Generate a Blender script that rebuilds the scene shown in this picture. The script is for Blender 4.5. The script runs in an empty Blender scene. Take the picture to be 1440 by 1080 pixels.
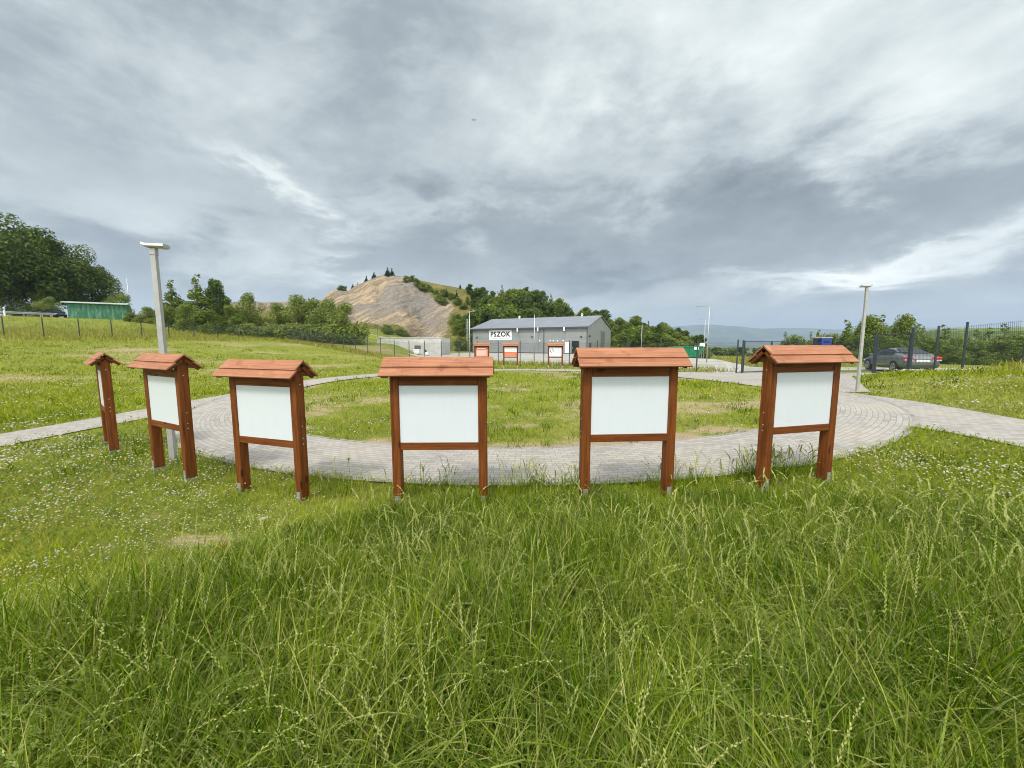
import bpy, bmesh, math, random
import numpy as np
from mathutils import Vector, Matrix
R = math.radians
random.seed(5); rng = np.random.default_rng(5)
S = bpy.context.scene
C = S.collection

# ------------------------------------------------------------------ camera
F_PX = 541.1; EYE = 1.9; PITCH = R(6.056)
cam = bpy.data.cameras.new('camera'); co = bpy.data.objects.new('camera', cam); C.objects.link(co)
cam.sensor_width = 36; cam.lens = 36 * F_PX / 1440
cam.clip_start = .02; cam.clip_end = 30000
co.location = (0, 0, EYE); co.rotation_euler = (math.pi/2 - PITCH, 0, 0)
S.camera = co
S.cycles.filter_width = 1.0
S.view_settings.view_transform = 'Standard'; S.view_settings.look = 'None'
S.view_settings.gamma = 1; S.view_settings.exposure = 1.0

def ray(px, py):
    u = (px-720)/F_PX; v = (540-py)/F_PX
    c, s = math.cos(PITCH), math.sin(PITCH)
    return Vector((u, c+v*s, v*c-s))
def at(px, py, Y):                                   # a pixel at a known distance
    d = ray(px, py); return Vector((0, 0, EYE)) + d*(Y/d.y)

# ------------------------------------------------------------------ node helper
class NT:
    def __init__(s, tree): s.t = tree; tree.nodes.clear()
    def n(s, typ, ins=None, **kw):
        nd = s.t.nodes.new(typ)
        for k, v in kw.items(): setattr(nd, k, v)
        for k, v in (ins or {}).items():
            sock = nd.inputs[k]
            if isinstance(v, bpy.types.NodeSocket): s.t.links.new(v, sock)
            elif isinstance(v, bpy.types.Node): s.t.links.new(v.outputs[0], sock)
            else: sock.default_value = v
        return nd
    def m(s, op, a, b=0., c=0., clamp=False):
        return s.n('ShaderNodeMath', {0: a, 1: b, 2: c}, operation=op, use_clamp=clamp).outputs[0]
    def mix(s, f, a, b, blend='MIX'):
        nd = s.n('ShaderNodeMix', data_type='RGBA', blend_type=blend)
        for i, v in ((0, f), (6, a), (7, b)):
            sock = nd.inputs[i]
            if isinstance(v, bpy.types.NodeSocket): s.t.links.new(v, sock)
            else: sock.default_value = v if i == 0 else (*v[:3], 1)
        return nd.outputs[2]
    def ramp(s, f, pts, interp='LINEAR'):
        nd = s.n('ShaderNodeValToRGB', {0: f}); cr = nd.color_ramp; cr.interpolation = interp
        while len(cr.elements) < len(pts): cr.elements.new(.5)
        for e, (p, c) in zip(cr.elements, pts): e.position = p; e.color = (*c[:3], 1) if not isinstance(c, float) else (c, c, c, 1)
        return nd.outputs[0]
    def sm(s, x, a, b, lo=0., hi=1.):
        return s.n('ShaderNodeMapRange', {0: x, 1: a, 2: b, 3: lo, 4: hi}, interpolation_type='SMOOTHSTEP').outputs[0]
    def noise(s, vec, scale, detail=4, rough=.55, dist=0.):
        return s.n('ShaderNodeTexNoise', {'Vector': vec, 'Scale': scale, 'Detail': detail, 'Roughness': rough, 'Distortion': dist}).outputs[0]

# ------------------------------------------------------------------ sky: overcast, clouds in the world
SUN_EL, SUN_AZ = R(52), R(205)                       # azimuth clockwise from +Y: behind the camera, to the left
w = bpy.data.worlds.new('World'); S.world = w; w.use_nodes = True
t = NT(w.node_tree)
d = t.n('ShaderNodeTexCoord').outputs['Generated']
sky = t.n('ShaderNodeTexSky', sky_type='NISHITA', sun_disc=False, sun_elevation=SUN_EL, sun_rotation=SUN_AZ)
sep = t.n('ShaderNodeSeparateXYZ', {0: d})
X, Y, Z = sep.outputs
zz = t.m('ADD', t.m('MAXIMUM', Z, 0.), .16)
px_ = t.m('DIVIDE', X, zz); py_ = t.m('DIVIDE', Y, zz)
P = t.n('ShaderNodeCombineXYZ', {0: px_, 1: py_, 2: 3.7}).outputs[0]
dv = t.n('ShaderNodeVectorMath', {0: d, 1: (1., 1., 2.1)}, operation='MULTIPLY').outputs[0]
n1 = t.noise(P, .55, 4, .5, .3)
n2 = t.noise(t.n('ShaderNodeVectorMath', {0: dv, 1: t.n('ShaderNodeCombineXYZ', {0: t.m('MULTIPLY', n1, .35), 1: 1.7, 2: t.m('MULTIPLY', n1, .5)}).outputs[0]}, operation='ADD').outputs[0], 3.4, 9, .62, .1)
n3 = t.noise(t.n('ShaderNodeVectorMath', {0: dv, 1: (5.1, 2.3, 8.8)}, operation='ADD').outputs[0], 2.2, 8, .6, .3)
wz = t.m('MULTIPLY', t.m('SUBTRACT', n3, .5), .55)
wz2 = t.m('MULTIPLY', t.m('SUBTRACT', n2, .5), .55)
n4 = t.noise(t.n('ShaderNodeVectorMath', {0: dv, 1: (1.3, 7.7, 2.2)}, operation='ADD').outputs[0], 8.5, 7, .62, .0)
az = t.m('ADD', t.m('ARCTAN2', X, Y), wz)
el = t.m('ADD', t.m('ARCSINE', Z), t.m('ADD', t.m('MULTIPLY', wz, .25), t.m('MULTIPLY', wz2, .8)))
def blob(px, py, sx, sy, amp, rot=0):
    v = ray(px, py).normalized(); a0 = math.atan2(v.x, v.y); e0 = math.asin(v.z)
    da = t.m('SUBTRACT', az, a0); de = t.m('SUBTRACT', el, e0)
    if rot:
        c, s_ = math.cos(R(rot)), math.sin(R(rot))
        da, de = t.m('ADD', t.m('MULTIPLY', da, c), t.m('MULTIPLY', de, s_)), t.m('SUBTRACT', t.m('MULTIPLY', de, c), t.m('MULTIPLY', da, s_))
    qa = t.m('MULTIPLY', da, 1/R(sx)); qe = t.m('MULTIPLY', de, 1/R(sy))
    r2 = t.m('ADD', t.m('MULTIPLY', qa, qa), t.m('MULTIPLY', qe, qe))
    return t.m('MULTIPLY', t.m('EXPONENT', t.m('MULTIPLY', r2, -1.)), amp)
L = t.m('ADD', t.m('MULTIPLY', t.m('SUBTRACT', n1, .5), .22), t.m('MULTIPLY_ADD', t.m('SUBTRACT', n4, .5), .26, t.m('MULTIPLY', t.m('SUBTRACT', n2, .5), .60)))
L = t.m('ADD', L, .46)
for b in [(330, 90, 18, 9, .02), (1380, 110, 12, 7, .15), (1080, 50, 22, 9, .13), (850, 20, 14, 9, .05), (380, 250, 6, 1.8, .20, -25), (445, 300, 4, 2.2, .16),
          (200, 300, 12, 3, .08), (1300, 372, 14, 2.6, .30), (1110, 400, 7, 2.2, .20), (770, 402, 3, 1.6, .22), (455, 365, 4, 1.6, .16), (1240, 352, 4, 1.2, .18),
          (20, 170, 12, 12, -.06), (180, 60, 22, 12, -.05), (560, 120, 5, 9, -.09, -30), (900, 180, 16, 4, -.06), (960, 320, 20, 5, -.20), (600, 340, 14, 4, -.15), (880, 385, 14, 1.8, -.17),
          (1270, 300, 14, 5, -.14), (300, 385, 12, 3, -.08), (660, 250, 9, 5, .02)]:
    L = t.m('ADD', L, blob(*b))
L = t.m('ADD', L, t.sm(Y, .25, -.5, 0., .40))        # sky brightened behind the camera, out of view, to add light
L = t.m('ADD', L, t.sm(Z, .55, .95, 0., .30))  # overhead sky brightened as well, added light for the ground
col = t.ramp(L, [(.12, (.135, .160, .183)), (.34, (.225, .258, .280)), (.52, (.375, .415, .425)), (.72, (.58, .62, .61)), (.95, (.97, .99, .96))])
hz = t.sm(Z, .0, .14, .6, 0.)
col = t.mix(hz, col, (.50, .545, .585))
bg1 = t.n('ShaderNodeBackground', {'Color': sky.outputs[0], 'Strength': .1})
bg2 = t.n('ShaderNodeBackground', {'Color': col, 'Strength': t.sm(Y, .25, -.4, .86, 1.3)})  # strength raised behind the camera, unseen extra light on the scene
cover = t.sm(n3, .12, .3, .82, 1.)
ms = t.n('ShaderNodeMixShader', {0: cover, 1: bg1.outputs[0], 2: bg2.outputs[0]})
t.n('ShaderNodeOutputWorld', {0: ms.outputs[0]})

sl = bpy.data.lights.new('sun', 'SUN'); so = bpy.data.objects.new('sun', sl); C.objects.link(so)
sl.energy = 1.5; sl.angle = R(10); sl.color = (1, .95, .87)
so.rotation_euler = (math.pi/2 - SUN_EL, 0, math.pi - SUN_AZ)

# ------------------------------------------------------------------ materials
MATS = {}
def mat(name, fn):
    if name not in MATS:
        m = bpy.data.materials.new(name); m.use_nodes = True
        t = NT(m.node_tree); fn(t); MATS[name] = m
    return MATS[name]
def out(t, sh): t.n('ShaderNodeOutputMaterial', {0: sh})
def prin(t, col, rough=.6, metal=0., bump=None, bs=.3, bd=.02, spec=.4, **kw):
    ins = {'Base Color': (*col, 1) if isinstance(col, tuple) else col, 'Roughness': rough, 'Metallic': metal, 'Specular IOR Level': spec}
    ins.update(kw)
    if bump is not None: ins['Normal'] = t.n('ShaderNodeBump', {'Height': bump, 'Strength': bs, 'Distance': bd}).outputs[0]
    return t.n('ShaderNodeBsdfPrincipled', ins).outputs[0]
def OC(t): return t.n('ShaderNodeTexCoord').outputs['Object']
def simple(name, col, rough=.6, metal=0., var=.15, scale=6., spec=.4):
    def fn(t):
        oc = OC(t); n = t.noise(oc, scale, 5)
        dark = tuple(c*(1-var) for c in col); lite = tuple(min(1, c*(1+var)) for c in col)
        out(t, prin(t, t.ramp(n, [(.3, dark), (.7, lite)]), rough, metal, bump=n, bs=.08, spec=spec))
    return mat(name, fn)
def wood(name, axis, bright=1.):
    def fn(t):
        oc = OC(t); rnd = t.n('ShaderNodeObjectInfo').outputs['Random']
        off = t.n('ShaderNodeVectorMath', {0: oc, 1: t.n('ShaderNodeCombineXYZ', {0: t.m('MULTIPLY', rnd, 31.), 1: t.m('MULTIPLY', rnd, 17.), 2: t.m('MULTIPLY', rnd, 53.)}).outputs[0]}, operation='ADD').outputs[0]
        sc = (1.2, 22, 22) if axis == 'x' else (22, 22, 1.2)
        v = t.n('ShaderNodeVectorMath', {0: off, 1: sc}, operation='MULTIPLY').outputs[0]
        g1 = t.noise(v, 1.6, 6, .6, .6); g2 = t.noise(off, 2.2, 3); 
        vk = t.n('ShaderNodeVectorMath', {0: off, 1: (3.2, 9, 9) if axis == 'x' else (9, 9, 3.2)}, operation='MULTIPLY').outputs[0]
        kn = t.n('ShaderNodeTexVoronoi', {'Vector': vk, 'Scale': .75}).outputs[0]
        knot = t.sm(kn, .08, .17, 1., 0.)
        b = bright
        c = t.ramp(g1, [(.3, (.070*b, .019*b, .004*b)), (.5, (.165*b, .048*b, .009*b)), (.72, (.27*b, .092*b, .022*b))])
        c = t.mix(t.m('MULTIPLY', g2, .45), c, (.19*b, .055*b, .011*b))
        c = t.mix(t.sm(t.noise(off, 3.3, 6, .7), .52, .70, 0., .55), c, (.075, .022, .007))
        c = t.mix(t.m('MULTIPLY', knot, .9), c, (.035, .010, .004))
        out(t, prin(t, c, .55, bump=g1, bs=.25, bd=.004, spec=.15))
    return mat(name, fn)
WV = wood('stained wood upright', 'z', .84); WH = wood('stained wood rail', 'x', .84)
def _roofw(t):
    oc = OC(t); rnd = t.n('ShaderNodeObjectInfo').outputs['Random']
    off = t.n('ShaderNodeVectorMath', {0: oc, 1: t.n('ShaderNodeCombineXYZ', {0: t.m('MULTIPLY', rnd, 31.), 1: t.m('MULTIPLY', rnd, 17.), 2: 0.}).outputs[0]}, operation='ADD').outputs[0]
    v = t.n('ShaderNodeVectorMath', {0: off, 1: (1.3, 26, 26)}, operation='MULTIPLY').outputs[0]
    g1 = t.noise(v, 1.5, 7, .65, .9); g2 = t.noise(off, 5., 5, .65)
    isl = t.n('ShaderNodeNewGeometry').outputs['Random Per Island']
    c = t.ramp(g1, [(.28, (.15, .052, .024)), (.5, (.31, .125, .060)), (.72, (.43, .205, .115))])
    c = t.mix(t.m('MULTIPLY', isl, .35), c, (.33, .13, .067))
    c = t.mix(t.sm(g2, .56, .70, 0., .6), c, (.15, .045, .02))
    c = t.mix(t.sm(g2, .30, .42, .35, 0.), c, (.46, .25, .155))
    out(t, prin(t, c, .62, bump=g1, bs=.3, bd=.004))
WR = mat('stained roof plank', _roofw)
def _panel(t):
    oc = OC(t); n = t.noise(oc, 3, 6, .6); v = t.n('ShaderNodeVectorMath', {0: oc, 1: (9, 9, .7)}, operation='MULTIPLY').outputs[0]; st = t.noise(v, 2, 4)
    c = t.ramp(t.m('MULTIPLY_ADD', st, .5, t.m('MULTIPLY', n, .5)), [(.3, (.555, .595, .625)), (.6, (.58, .615, .645))])
    out(t, prin(t, c, .35, bump=n, bs=.03))
PANEL = mat('white panel', _panel)
GALV = simple('galvanised steel', (.46, .47, .48), .45, .7, .2, 20)
LAMPGREY = simple('lamp grey paint', (.40, .395, .38), .45, .35, .1, 5)
DARKSTEEL = simple('anthracite paint', (.036, .047, .058), .5, .0, .15, 8)
CONC = None
def _conc(t):
    oc = OC(t); n = t.noise(oc, 1.3, 8, .65); n2 = t.noise(oc, 14, 4)
    v = t.n('ShaderNodeVectorMath', {0: oc, 1: (2, 2, .25)}, operation='MULTIPLY').outputs[0]
    c = t.ramp(n, [(.3, (.36, .355, .33)), (.7, (.56, .55, .52))]); c = t.mix(t.sm(t.noise(v, 1.5, 4), .55, .75, 0., .5), c, (.27, .26, .24))
    out(t, prin(t, c, .85, bump=n2, bs=.2))
CONC = mat('concrete', _conc)
def _yard(t):
    oc = OC(t); n = t.noise(oc, .25, 7, .65); n2 = t.noise(oc, 6, 4)
    c = t.ramp(n, [(.3, (.31, .295, .26)), (.7, (.46, .44, .395))])
    out(t, prin(t, t.mix(t.m('MULTIPLY', n2, .3), c, (.34, .33, .30)), .9, bump=n2, bs=.2))
YARD = mat('pale concrete yard', _yard)
def _paver(t):
    uv = t.n('ShaderNodeTexCoord').outputs['UV']; oc = OC(t)
    br = t.n('ShaderNodeTexBrick', {'Vector': uv, 'Color1': (0, 0, 0, 1), 'Color2': (1, 1, 1, 1), 'Mortar': (.5, .5, .5, 1), 'Scale': 1., 'Mortar Size': .007, 'Mortar Smooth': .3, 'Brick Width': .2, 'Row Height': .1}, offset=.5)
    isb = t.m('SUBTRACT', 1., br.outputs['Fac'])
    n = t.noise(oc, .55, 5, .6); n2 = t.noise(oc, 9, 5, .6)
    c = t.ramp(t.n('ShaderNodeSeparateColor', {0: br.outputs['Color']}).outputs[0], [(.0, (.25, .232, .21)), (.35, (.32, .295, .265)), (.65, (.38, .35, .315)), (1., (.30, .29, .28))])
    c = t.mix(t.sm(n, .42, .68, 0., .55), c, (.43, .38, .315))
    c = t.mix(t.m('MULTIPLY', n2, .35), c, (.28, .265, .25))
    c = t.mix(t.m('MULTIPLY', br.outputs['Fac'], .75), c, (.17, .155, .12))
    out(t, prin(t, c, .85, bump=t.m('MULTIPLY_ADD', n2, .25, isb), bs=.5, bd=.01))
PAVER = mat('grey block paving', _paver)
def leafmat(name, dark, mid, lite, dry=None, trans=.3, rough=.55, spec=.25, nscale=.5):
    def fn(t):
        geo = t.n('ShaderNodeNewGeometry'); isl = geo.outputs['Random Per Island']
        n = t.noise(geo.outputs['Position'], nscale, 3)
        f = t.m('MULTIPLY_ADD', n, .9, t.m('MULTIPLY_ADD', isl, .6, -.3))
        c = t.ramp(f, [(.15, dark), (.45, mid), (.8, lite)])
        if dry:
            a = t.n('ShaderNodeAttribute', attribute_name='dry').outputs['Fac']
            c = t.mix(a, c, dry)
        p = prin(t, c, rough, spec=spec)
        tr = t.n('ShaderNodeBsdfTranslucent', {'Color': t.mix(.5, c, lite)})
        out(t, t.n('ShaderNodeMixShader', {0: trans, 1: p, 2: tr.outputs[0]}).outputs[0])
    return mat(name, fn)
BLADE = leafmat('tall grass blade', (.026, .068, .002), (.082, .150, .003), (.205, .265, .015), (.42, .40, .13), .26, .5, .0, 1.3)
LAWN = leafmat('meadow grass blade', (.120, .175, .004), (.225, .28, .008), (.33, .36, .028), (.43, .36, .13), .28, .55, .0, .5)
BLADE2 = leafmat('arching grass blade', (.050, .115, .003), (.120, .198, .007), (.28, .345, .05), (.45, .43, .16), .22, .38, .28, 1.3)  # glossier than the tall blades; highlights partly put into its lighter colour
SEED = leafmat('grass seed head', (.22, .27, .05), (.33, .36, .10), (.45, .43, .18), (.15, .21, .02), .3, .6, .2, 1.)
CLOV = leafmat('clover leaf', (.060, .115, .008), (.115, .175, .014), (.18, .24, .03), None, .3, .5, .25, 1.)
FLOW = leafmat('white clover flower', (.38, .37, .23), (.52, .50, .37), (.66, .64, .53), None, .25, .8, .1, 1.)
def bark(): 
    def fn(t):
        oc = OC(t); n = t.noise(t.n('ShaderNodeVectorMath', {0: oc, 1: (6, 6, 1)}, operation='MULTIPLY').outputs[0], 2, 5)
        out(t, prin(t, t.ramp(n, [(.3, (.05, .04, .03)), (.7, (.14, .115, .09))]), .9, bump=n, bs=.6))
    return mat('bark', fn)
BARK = bark()

# ------------------------------------------------------------------ object helpers
def put(o, parent=None):
    C.objects.link(o)
    if parent is not None: o.parent = parent
    return o
def tag(o, label=None, cat=None, group=None, kind=None):
    for k, v in (('label', label), ('category', cat), ('group', group), ('kind', kind)):
        if v: o[k] = v
    return o
def empty(name, loc, label, cat, group=None, rz=0):
    o = bpy.data.objects.new(name, None); o.empty_display_size = .2
    o.location = loc; o.rotation_euler = (0, 0, rz)
    put(o); return tag(o, label, cat, group)
class MB:
    """collects boxes, tubes and polygons into one mesh"""
    def __init__(s): s.v = []; s.f = []; s.mi = []; s.cur = 0
    def poly(s, pts):
        b = len(s.v); s.v += [tuple(p) for p in pts]; s.f.append(list(range(b, b+len(pts)))); s.mi.append(s.cur)
    def mesh(s, V, F):
        b = len(s.v); s.v += [tuple(p) for p in V]
        for f in F: s.f.append([b+i for i in f]); s.mi.append(s.cur)
    def box(s, x0, x1, y0, y1, z0, z1, M=None, bev=0.):
        if bev > 0:
            bm = bmesh.new(); bmesh.ops.create_cube(bm, size=1)
            for v in bm.verts: v.co = Vector(((x0+x1)/2+v.co.x*(x1-x0), (y0+y1)/2+v.co.y*(y1-y0), (z0+z1)/2+v.co.z*(z1-z0)))
            bmesh.ops.bevel(bm, geom=bm.edges[:], offset=bev, segments=1, affect='EDGES')
            V = [v.co.copy() for v in bm.verts]; bm.verts.index_update(); F = [[v.index for v in f.verts] for f in bm.faces]; bm.free()
        else:
            V = [Vector(p) for p in ((x0,y0,z0),(x1,y0,z0),(x1,y1,z0),(x0,y1,z0),(x0,y0,z1),(x1,y0,z1),(x1,y1,z1),(x0,y1,z1))]
            F = [(0,3,2,1),(4,5,6,7),(0,1,5,4),(1,2,6,5),(2,3,7,6),(3,0,4,7)]
        if M is not None: V = [M @ v for v in V]
        s.mesh(V, F); return s
    def tube(s, pts, rad, n=8, caps=True):
        pts = [Vector(p) for p in pts]
        if not isinstance(rad, (list, tuple)): rad = [rad]*len(pts)
        b = len(s.v)
        for i, p in enumerate(pts):
            a = pts[min(i+1, len(pts)-1)] - pts[max(i-1, 0)]
            a.normalize(); u = a.orthogonal().normalized() if abs(a.z) < .99 else Vector((1, 0, 0)); q = a.cross(u)
            for k in range(n):
                th = 2*math.pi*k/n; s.v.append(tuple(p + (u*math.cos(th)+q*math.sin(th))*rad[i]))
        for i in range(len(pts)-1):
            for k in range(n):
                s.f.append([b+i*n+k, b+i*n+(k+1) % n, b+(i+1)*n+(k+1) % n, b+(i+1)*n+k]); s.mi.append(s.cur)
        if caps:
            s.f.append([b+k for k in range(n)][::-1]); s.mi.append(s.cur)
            s.f.append([b+(len(pts)-1)*n+k for k in range(n)]); s.mi.append(s.cur)
        return s
    def build(s, name, mats, parent=None, smooth=False, loc=None):
        me = bpy.data.meshes.new(name); me.from_pydata(s.v, [], s.f)
        if not isinstance(mats, (list, tuple)): mats = [mats]
        for m in mats: me.materials.append(m)
        if len(mats) > 1: me.polygons.foreach_set('material_index', s.mi)
        if smooth: me.polygons.foreach_set('use_smooth', [True]*len(s.f))
        me.update(); o = bpy.data.objects.new(name, me)
        if loc is not None: o.location = loc
        return put(o, parent)
def npmesh(name, V, F, mats, parent=None, attr=None, smooth=False):
    """V (n,3), F (m,4) arrays"""
    me = bpy.data.meshes.new(name); k = F.shape[1]
    me.vertices.add(len(V)); me.vertices.foreach_set('co', np.ascontiguousarray(V, np.float32).ravel())
    me.loops.add(F.size); me.loops.foreach_set('vertex_index', np.ascontiguousarray(F, np.int32).ravel())
    me.polygons.add(len(F)); me.polygons.foreach_set('loop_start', np.arange(0, F.size, k, dtype=np.int32))
    if smooth: me.polygons.foreach_set('use_smooth', np.ones(len(F), bool))
    me.update(calc_edges=True)
    for an, av in (attr or {}).items():
        a = me.attributes.new(an, 'FLOAT', 'POINT'); a.data.foreach_set('value', np.ascontiguousarray(av, np.float32))
    me.materials.append(mats); o = bpy.data.objects.new(name, me); return put(o, parent)
def copy_tree(o, parent=None):
    c = o.copy(); C.objects.link(c)
    if parent is not None: c.parent = parent
    for ch in list(o.children): copy_tree(ch, c)
    return c

# ------------------------------------------------------------------ terrain
def ss(x, a, b):
    t_ = np.clip((x-a)/(b-a), 0, 1); return t_*t_*(3-2*t_)
_tab = np.random.default_rng(3).random((64, 64))
def vnoise(x, y):
    xi = np.floor(x).astype(int); yi = np.floor(y).astype(int); fx = x-xi; fy = y-yi
    fx = fx*fx*(3-2*fx); fy = fy*fy*(3-2*fy)
    a = _tab[xi % 64, yi % 64]; b = _tab[(xi+1) % 64, yi % 64]; c = _tab[xi % 64, (yi+1) % 64]; d_ = _tab[(xi+1) % 64, (yi+1) % 64]
    return a*(1-fx)*(1-fy)+b*fx*(1-fy)+c*(1-fx)*fy+d_*fx*fy
def fbm(x, y, o=4):
    r = 0; a = .5; s = 0
    for i in range(o): r = r+a*vnoise(x*2**i+13.7*i, y*2**i+7.3*i); s += a; a *= .5
    return r/s
def G(x, y):
    x = np.asarray(x, float); y = np.asarray(y, float)
    s = -.8*x+.6*y
    rise = np.interp(s, [0, 24, 30, 34, 39, 43.5, 48, 54, 59.4, 65, 74, 81, 110, 300], [0, 0, .07, .2, .45, .9, 1.36, 1.85, 2.25, 2.8, 4.5, 5.3, 6.5, 8])
    rise = rise*ss(x+.22*y, 0., -6.)
    tilt = .022*np.clip(x, -9, 9)*ss(y, 20, 9)
    bank = .75*ss(x, 11.5, 19)*ss(y, 25, 14)*ss(y, -10, 6)+.12*ss(x, 19.6, 22)*ss(y, 15, 20)*ss(y, 36, 28)
    az_ = x/np.maximum(y, 1.); D = np.hypot(x, y)
    drop = -15*ss(D, 46, 220)*ss(az_, .36, .5)
    hill = 25*ss(D, 150, 330)*ss(az_, .80, 1.1)
    far = -10*ss(D, 600, 2500)
    return rise+tilt+bank+drop+hill+far
def g(x, y): return float(G(x, y))
RC = (.65, 16.5); R_OUT, R_IN = 11.55, 9.8
def strip_lines():
    return {'left': ([(-12.0, -2), (-11.9, 5), (-11.75, 9), (-11.4, 12.5), (-10.9, 15.5)], [(-10.5, -2), (-10.45, 5), (-10.3, 9), (-10.0, 12.), (-9.4, 15.2)]),
            'right': ([(8.6, 0), (8.45, 5), (8.35, 7.2), (7.9, 8.4), (8.5, 11.5)], [(11.2, 0), (11.15, 5), (11.3, 8.5), (11.8, 11), (12.0, 14.)])}
PLAZA = [(8.0, 24.6), (6.0, 26.4), (14.2, 24.5), (19.0, 26.2), (19.6, 20.6), (19.6, 18.9), (15.6, 17.6), (12.6, 13.4), (10.9, 14.5), (11.2, 19.5)]
YARDP = [(-3.5, 37.9), (2.6, 34.4), (14.5, 24.9), (19.0, 26.3), (40, 22), (41, 25.5), (20.5, 28.8), (19.2, 31), (24.5, 46), (31.5, 61), (31, 70), (21, 66), (13.5, 68), (-7, 78.5), (-13, 70), (-13.2, 62.3), (-15, 55)]
def inpoly(x, y, poly):
    r = np.zeros(np.shape(x), bool); j = len(poly)-1
    for i in range(len(poly)):
        xi, yi = poly[i]; xj, yj = poly[j]
        if yi != yj: r ^= ((yi > y) != (yj > y)) & (x < (xj-xi)*(y-yi)/(yj-yi)+xi)
        j = i
    return r
def onpath(x, y, pad=0.):
    rr = np.hypot(x-RC[0], y-RC[1]); m = (rr < R_OUT-pad) & (rr > R_IN+pad)
    for a, b in strip_lines().values(): m |= inpoly(x, y, a+b[::-1])
    m |= inpoly(x, y, PLAZA) | inpoly(x, y, YARDP)
    return m
def dryf(x, y):                                      # bare and parched ground
    rr = np.hypot(x-RC[0], y-RC[1])
    n = fbm(x*.32+5, y*.45+2, 4)
    isl = .74*ss(n, .37, .66)*(rr < R_IN)*(.55+.6*fbm(x*1.6+3, y*2.2, 3)) + .75*ss(rr, R_IN-1.1, R_IN-.1)*(rr < R_IN)*ss(fbm(x*1.1, y*1.1, 2), .3, .55)
    sl_ = -.8*x+.6*y; al_ = .6*x+.8*y
    lawn = .4*ss(fbm(x*.12+31, y*.2+11, 4), .5, .68)*(rr > R_OUT)+.26*ss(fbm(sl_*.55+8, al_*.05, 3), .5, .66)*(rr > R_OUT)*(sl_ > 9)
    spot = (np.exp(-(((x+3.15)/.62)**2+((y-3.55)/.34)**2))+.7*np.exp(-(((x+3.8)/.5)**2+((y-4.2)/.25)**2)))*.75*(.1+1.2*ss(fbm(x*3.1, y*4.3, 3), .38, .62))
    right = .9*np.exp(-(((x-9.0)/1.6)**2+((y-21.)/1.4)**2))
    return np.clip(isl+lawn+spot+right, 0, 1)

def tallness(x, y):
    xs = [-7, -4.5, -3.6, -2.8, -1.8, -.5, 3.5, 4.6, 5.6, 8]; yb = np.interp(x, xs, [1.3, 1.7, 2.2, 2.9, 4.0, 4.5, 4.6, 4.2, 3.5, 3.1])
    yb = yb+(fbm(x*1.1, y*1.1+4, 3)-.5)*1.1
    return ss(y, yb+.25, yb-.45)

N = 520
tt = np.linspace(-1, 1, N); ax = 9500*np.sinh(10.5*tt)/math.sinh(10.5)
gx, gy = np.meshgrid(ax, ax+9, indexing='ij')
V = np.stack([gx, gy, G(gx, gy)], -1).reshape(-1, 3)
ii = np.arange(N*N).reshape(N, N)
F = np.stack([ii[:-1, :-1], ii[1:, :-1], ii[1:, 1:], ii[:-1, 1:]], -1).reshape(-1, 4)
def _ground(t):
    pos = t.n('ShaderNodeNewGeometry').outputs['Position']
    dry = t.n('ShaderNodeAttribute', attribute_name='dry').outputs['Fac']
    n = t.noise(pos, .35, 8, .65); n2 = t.noise(pos, 3.2, 7, .7); n3 = t.noise(pos, 28, 4, .7)
    nf = t.noise(pos, .012, 6, .6)
    c = t.ramp(n2, [(.3, (.085, .115, .015)), (.5, (.165, .195, .028)), (.7, (.24, .255, .05))])
    c = t.mix(t.sm(n, .38, .66, 0., .6), c, (.25, .255, .055))
    c = t.mix(t.sm(n3, .5, .72, 0., .5), c, (.08, .11, .022))
    soil = t.ramp(n3, [(.3, (.23, .17, .10)), (.7, (.43, .34, .215))])
    f = t.m('ADD', dry, t.m('ADD', t.m('MULTIPLY', t.m('SUBTRACT', n3, .5), 1.2), t.m('MULTIPLY', t.m('SUBTRACT', n2, .5), 1.3)), clamp=True)
    c = t.mix(t.sm(f, .35, .75), c, soil)
    tg = t.n('ShaderNodeAttribute', attribute_name='gap_shade').outputs['Fac']; c = t.mix(t.m('MULTIPLY', tg, .9), c, (.045, .050, .016))  # shade of the gaps under tall grass, painted into the ground colour
    D = t.n('ShaderNodeVectorMath', {0: pos}, operation='LENGTH').outputs['Value']
    fc = t.ramp(nf, [(.30, (.07, .10, .03)), (.45, (.13, .17, .05)), (.55, (.20, .21, .07)), (.62, (.32, .22, .12)), (.75, (.12, .16, .045))], 'CONSTANT')
    c = t.mix(t.sm(D, 110., 260.), c, fc)
    out(t, prin(t, c, .95, bump=t.m('ADD', n2, t.m('MULTIPLY', n3, .5)), bs=.7, bd=.08, spec=.1))
GROUND = mat('meadow ground', _ground)
go = npmesh('ground', V, F, GROUND, attr={'dry': dryf(V[:, 0], V[:, 1]), 'gap_shade': tallness(V[:, 0], V[:, 1])*(V[:, 1] < 8)*(V[:, 1] > -.5)*(np.abs(V[:, 0]) < 1.35*np.maximum(V[:, 1], 0)+2.4)}, smooth=True); tag(go, kind='structure')

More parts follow.
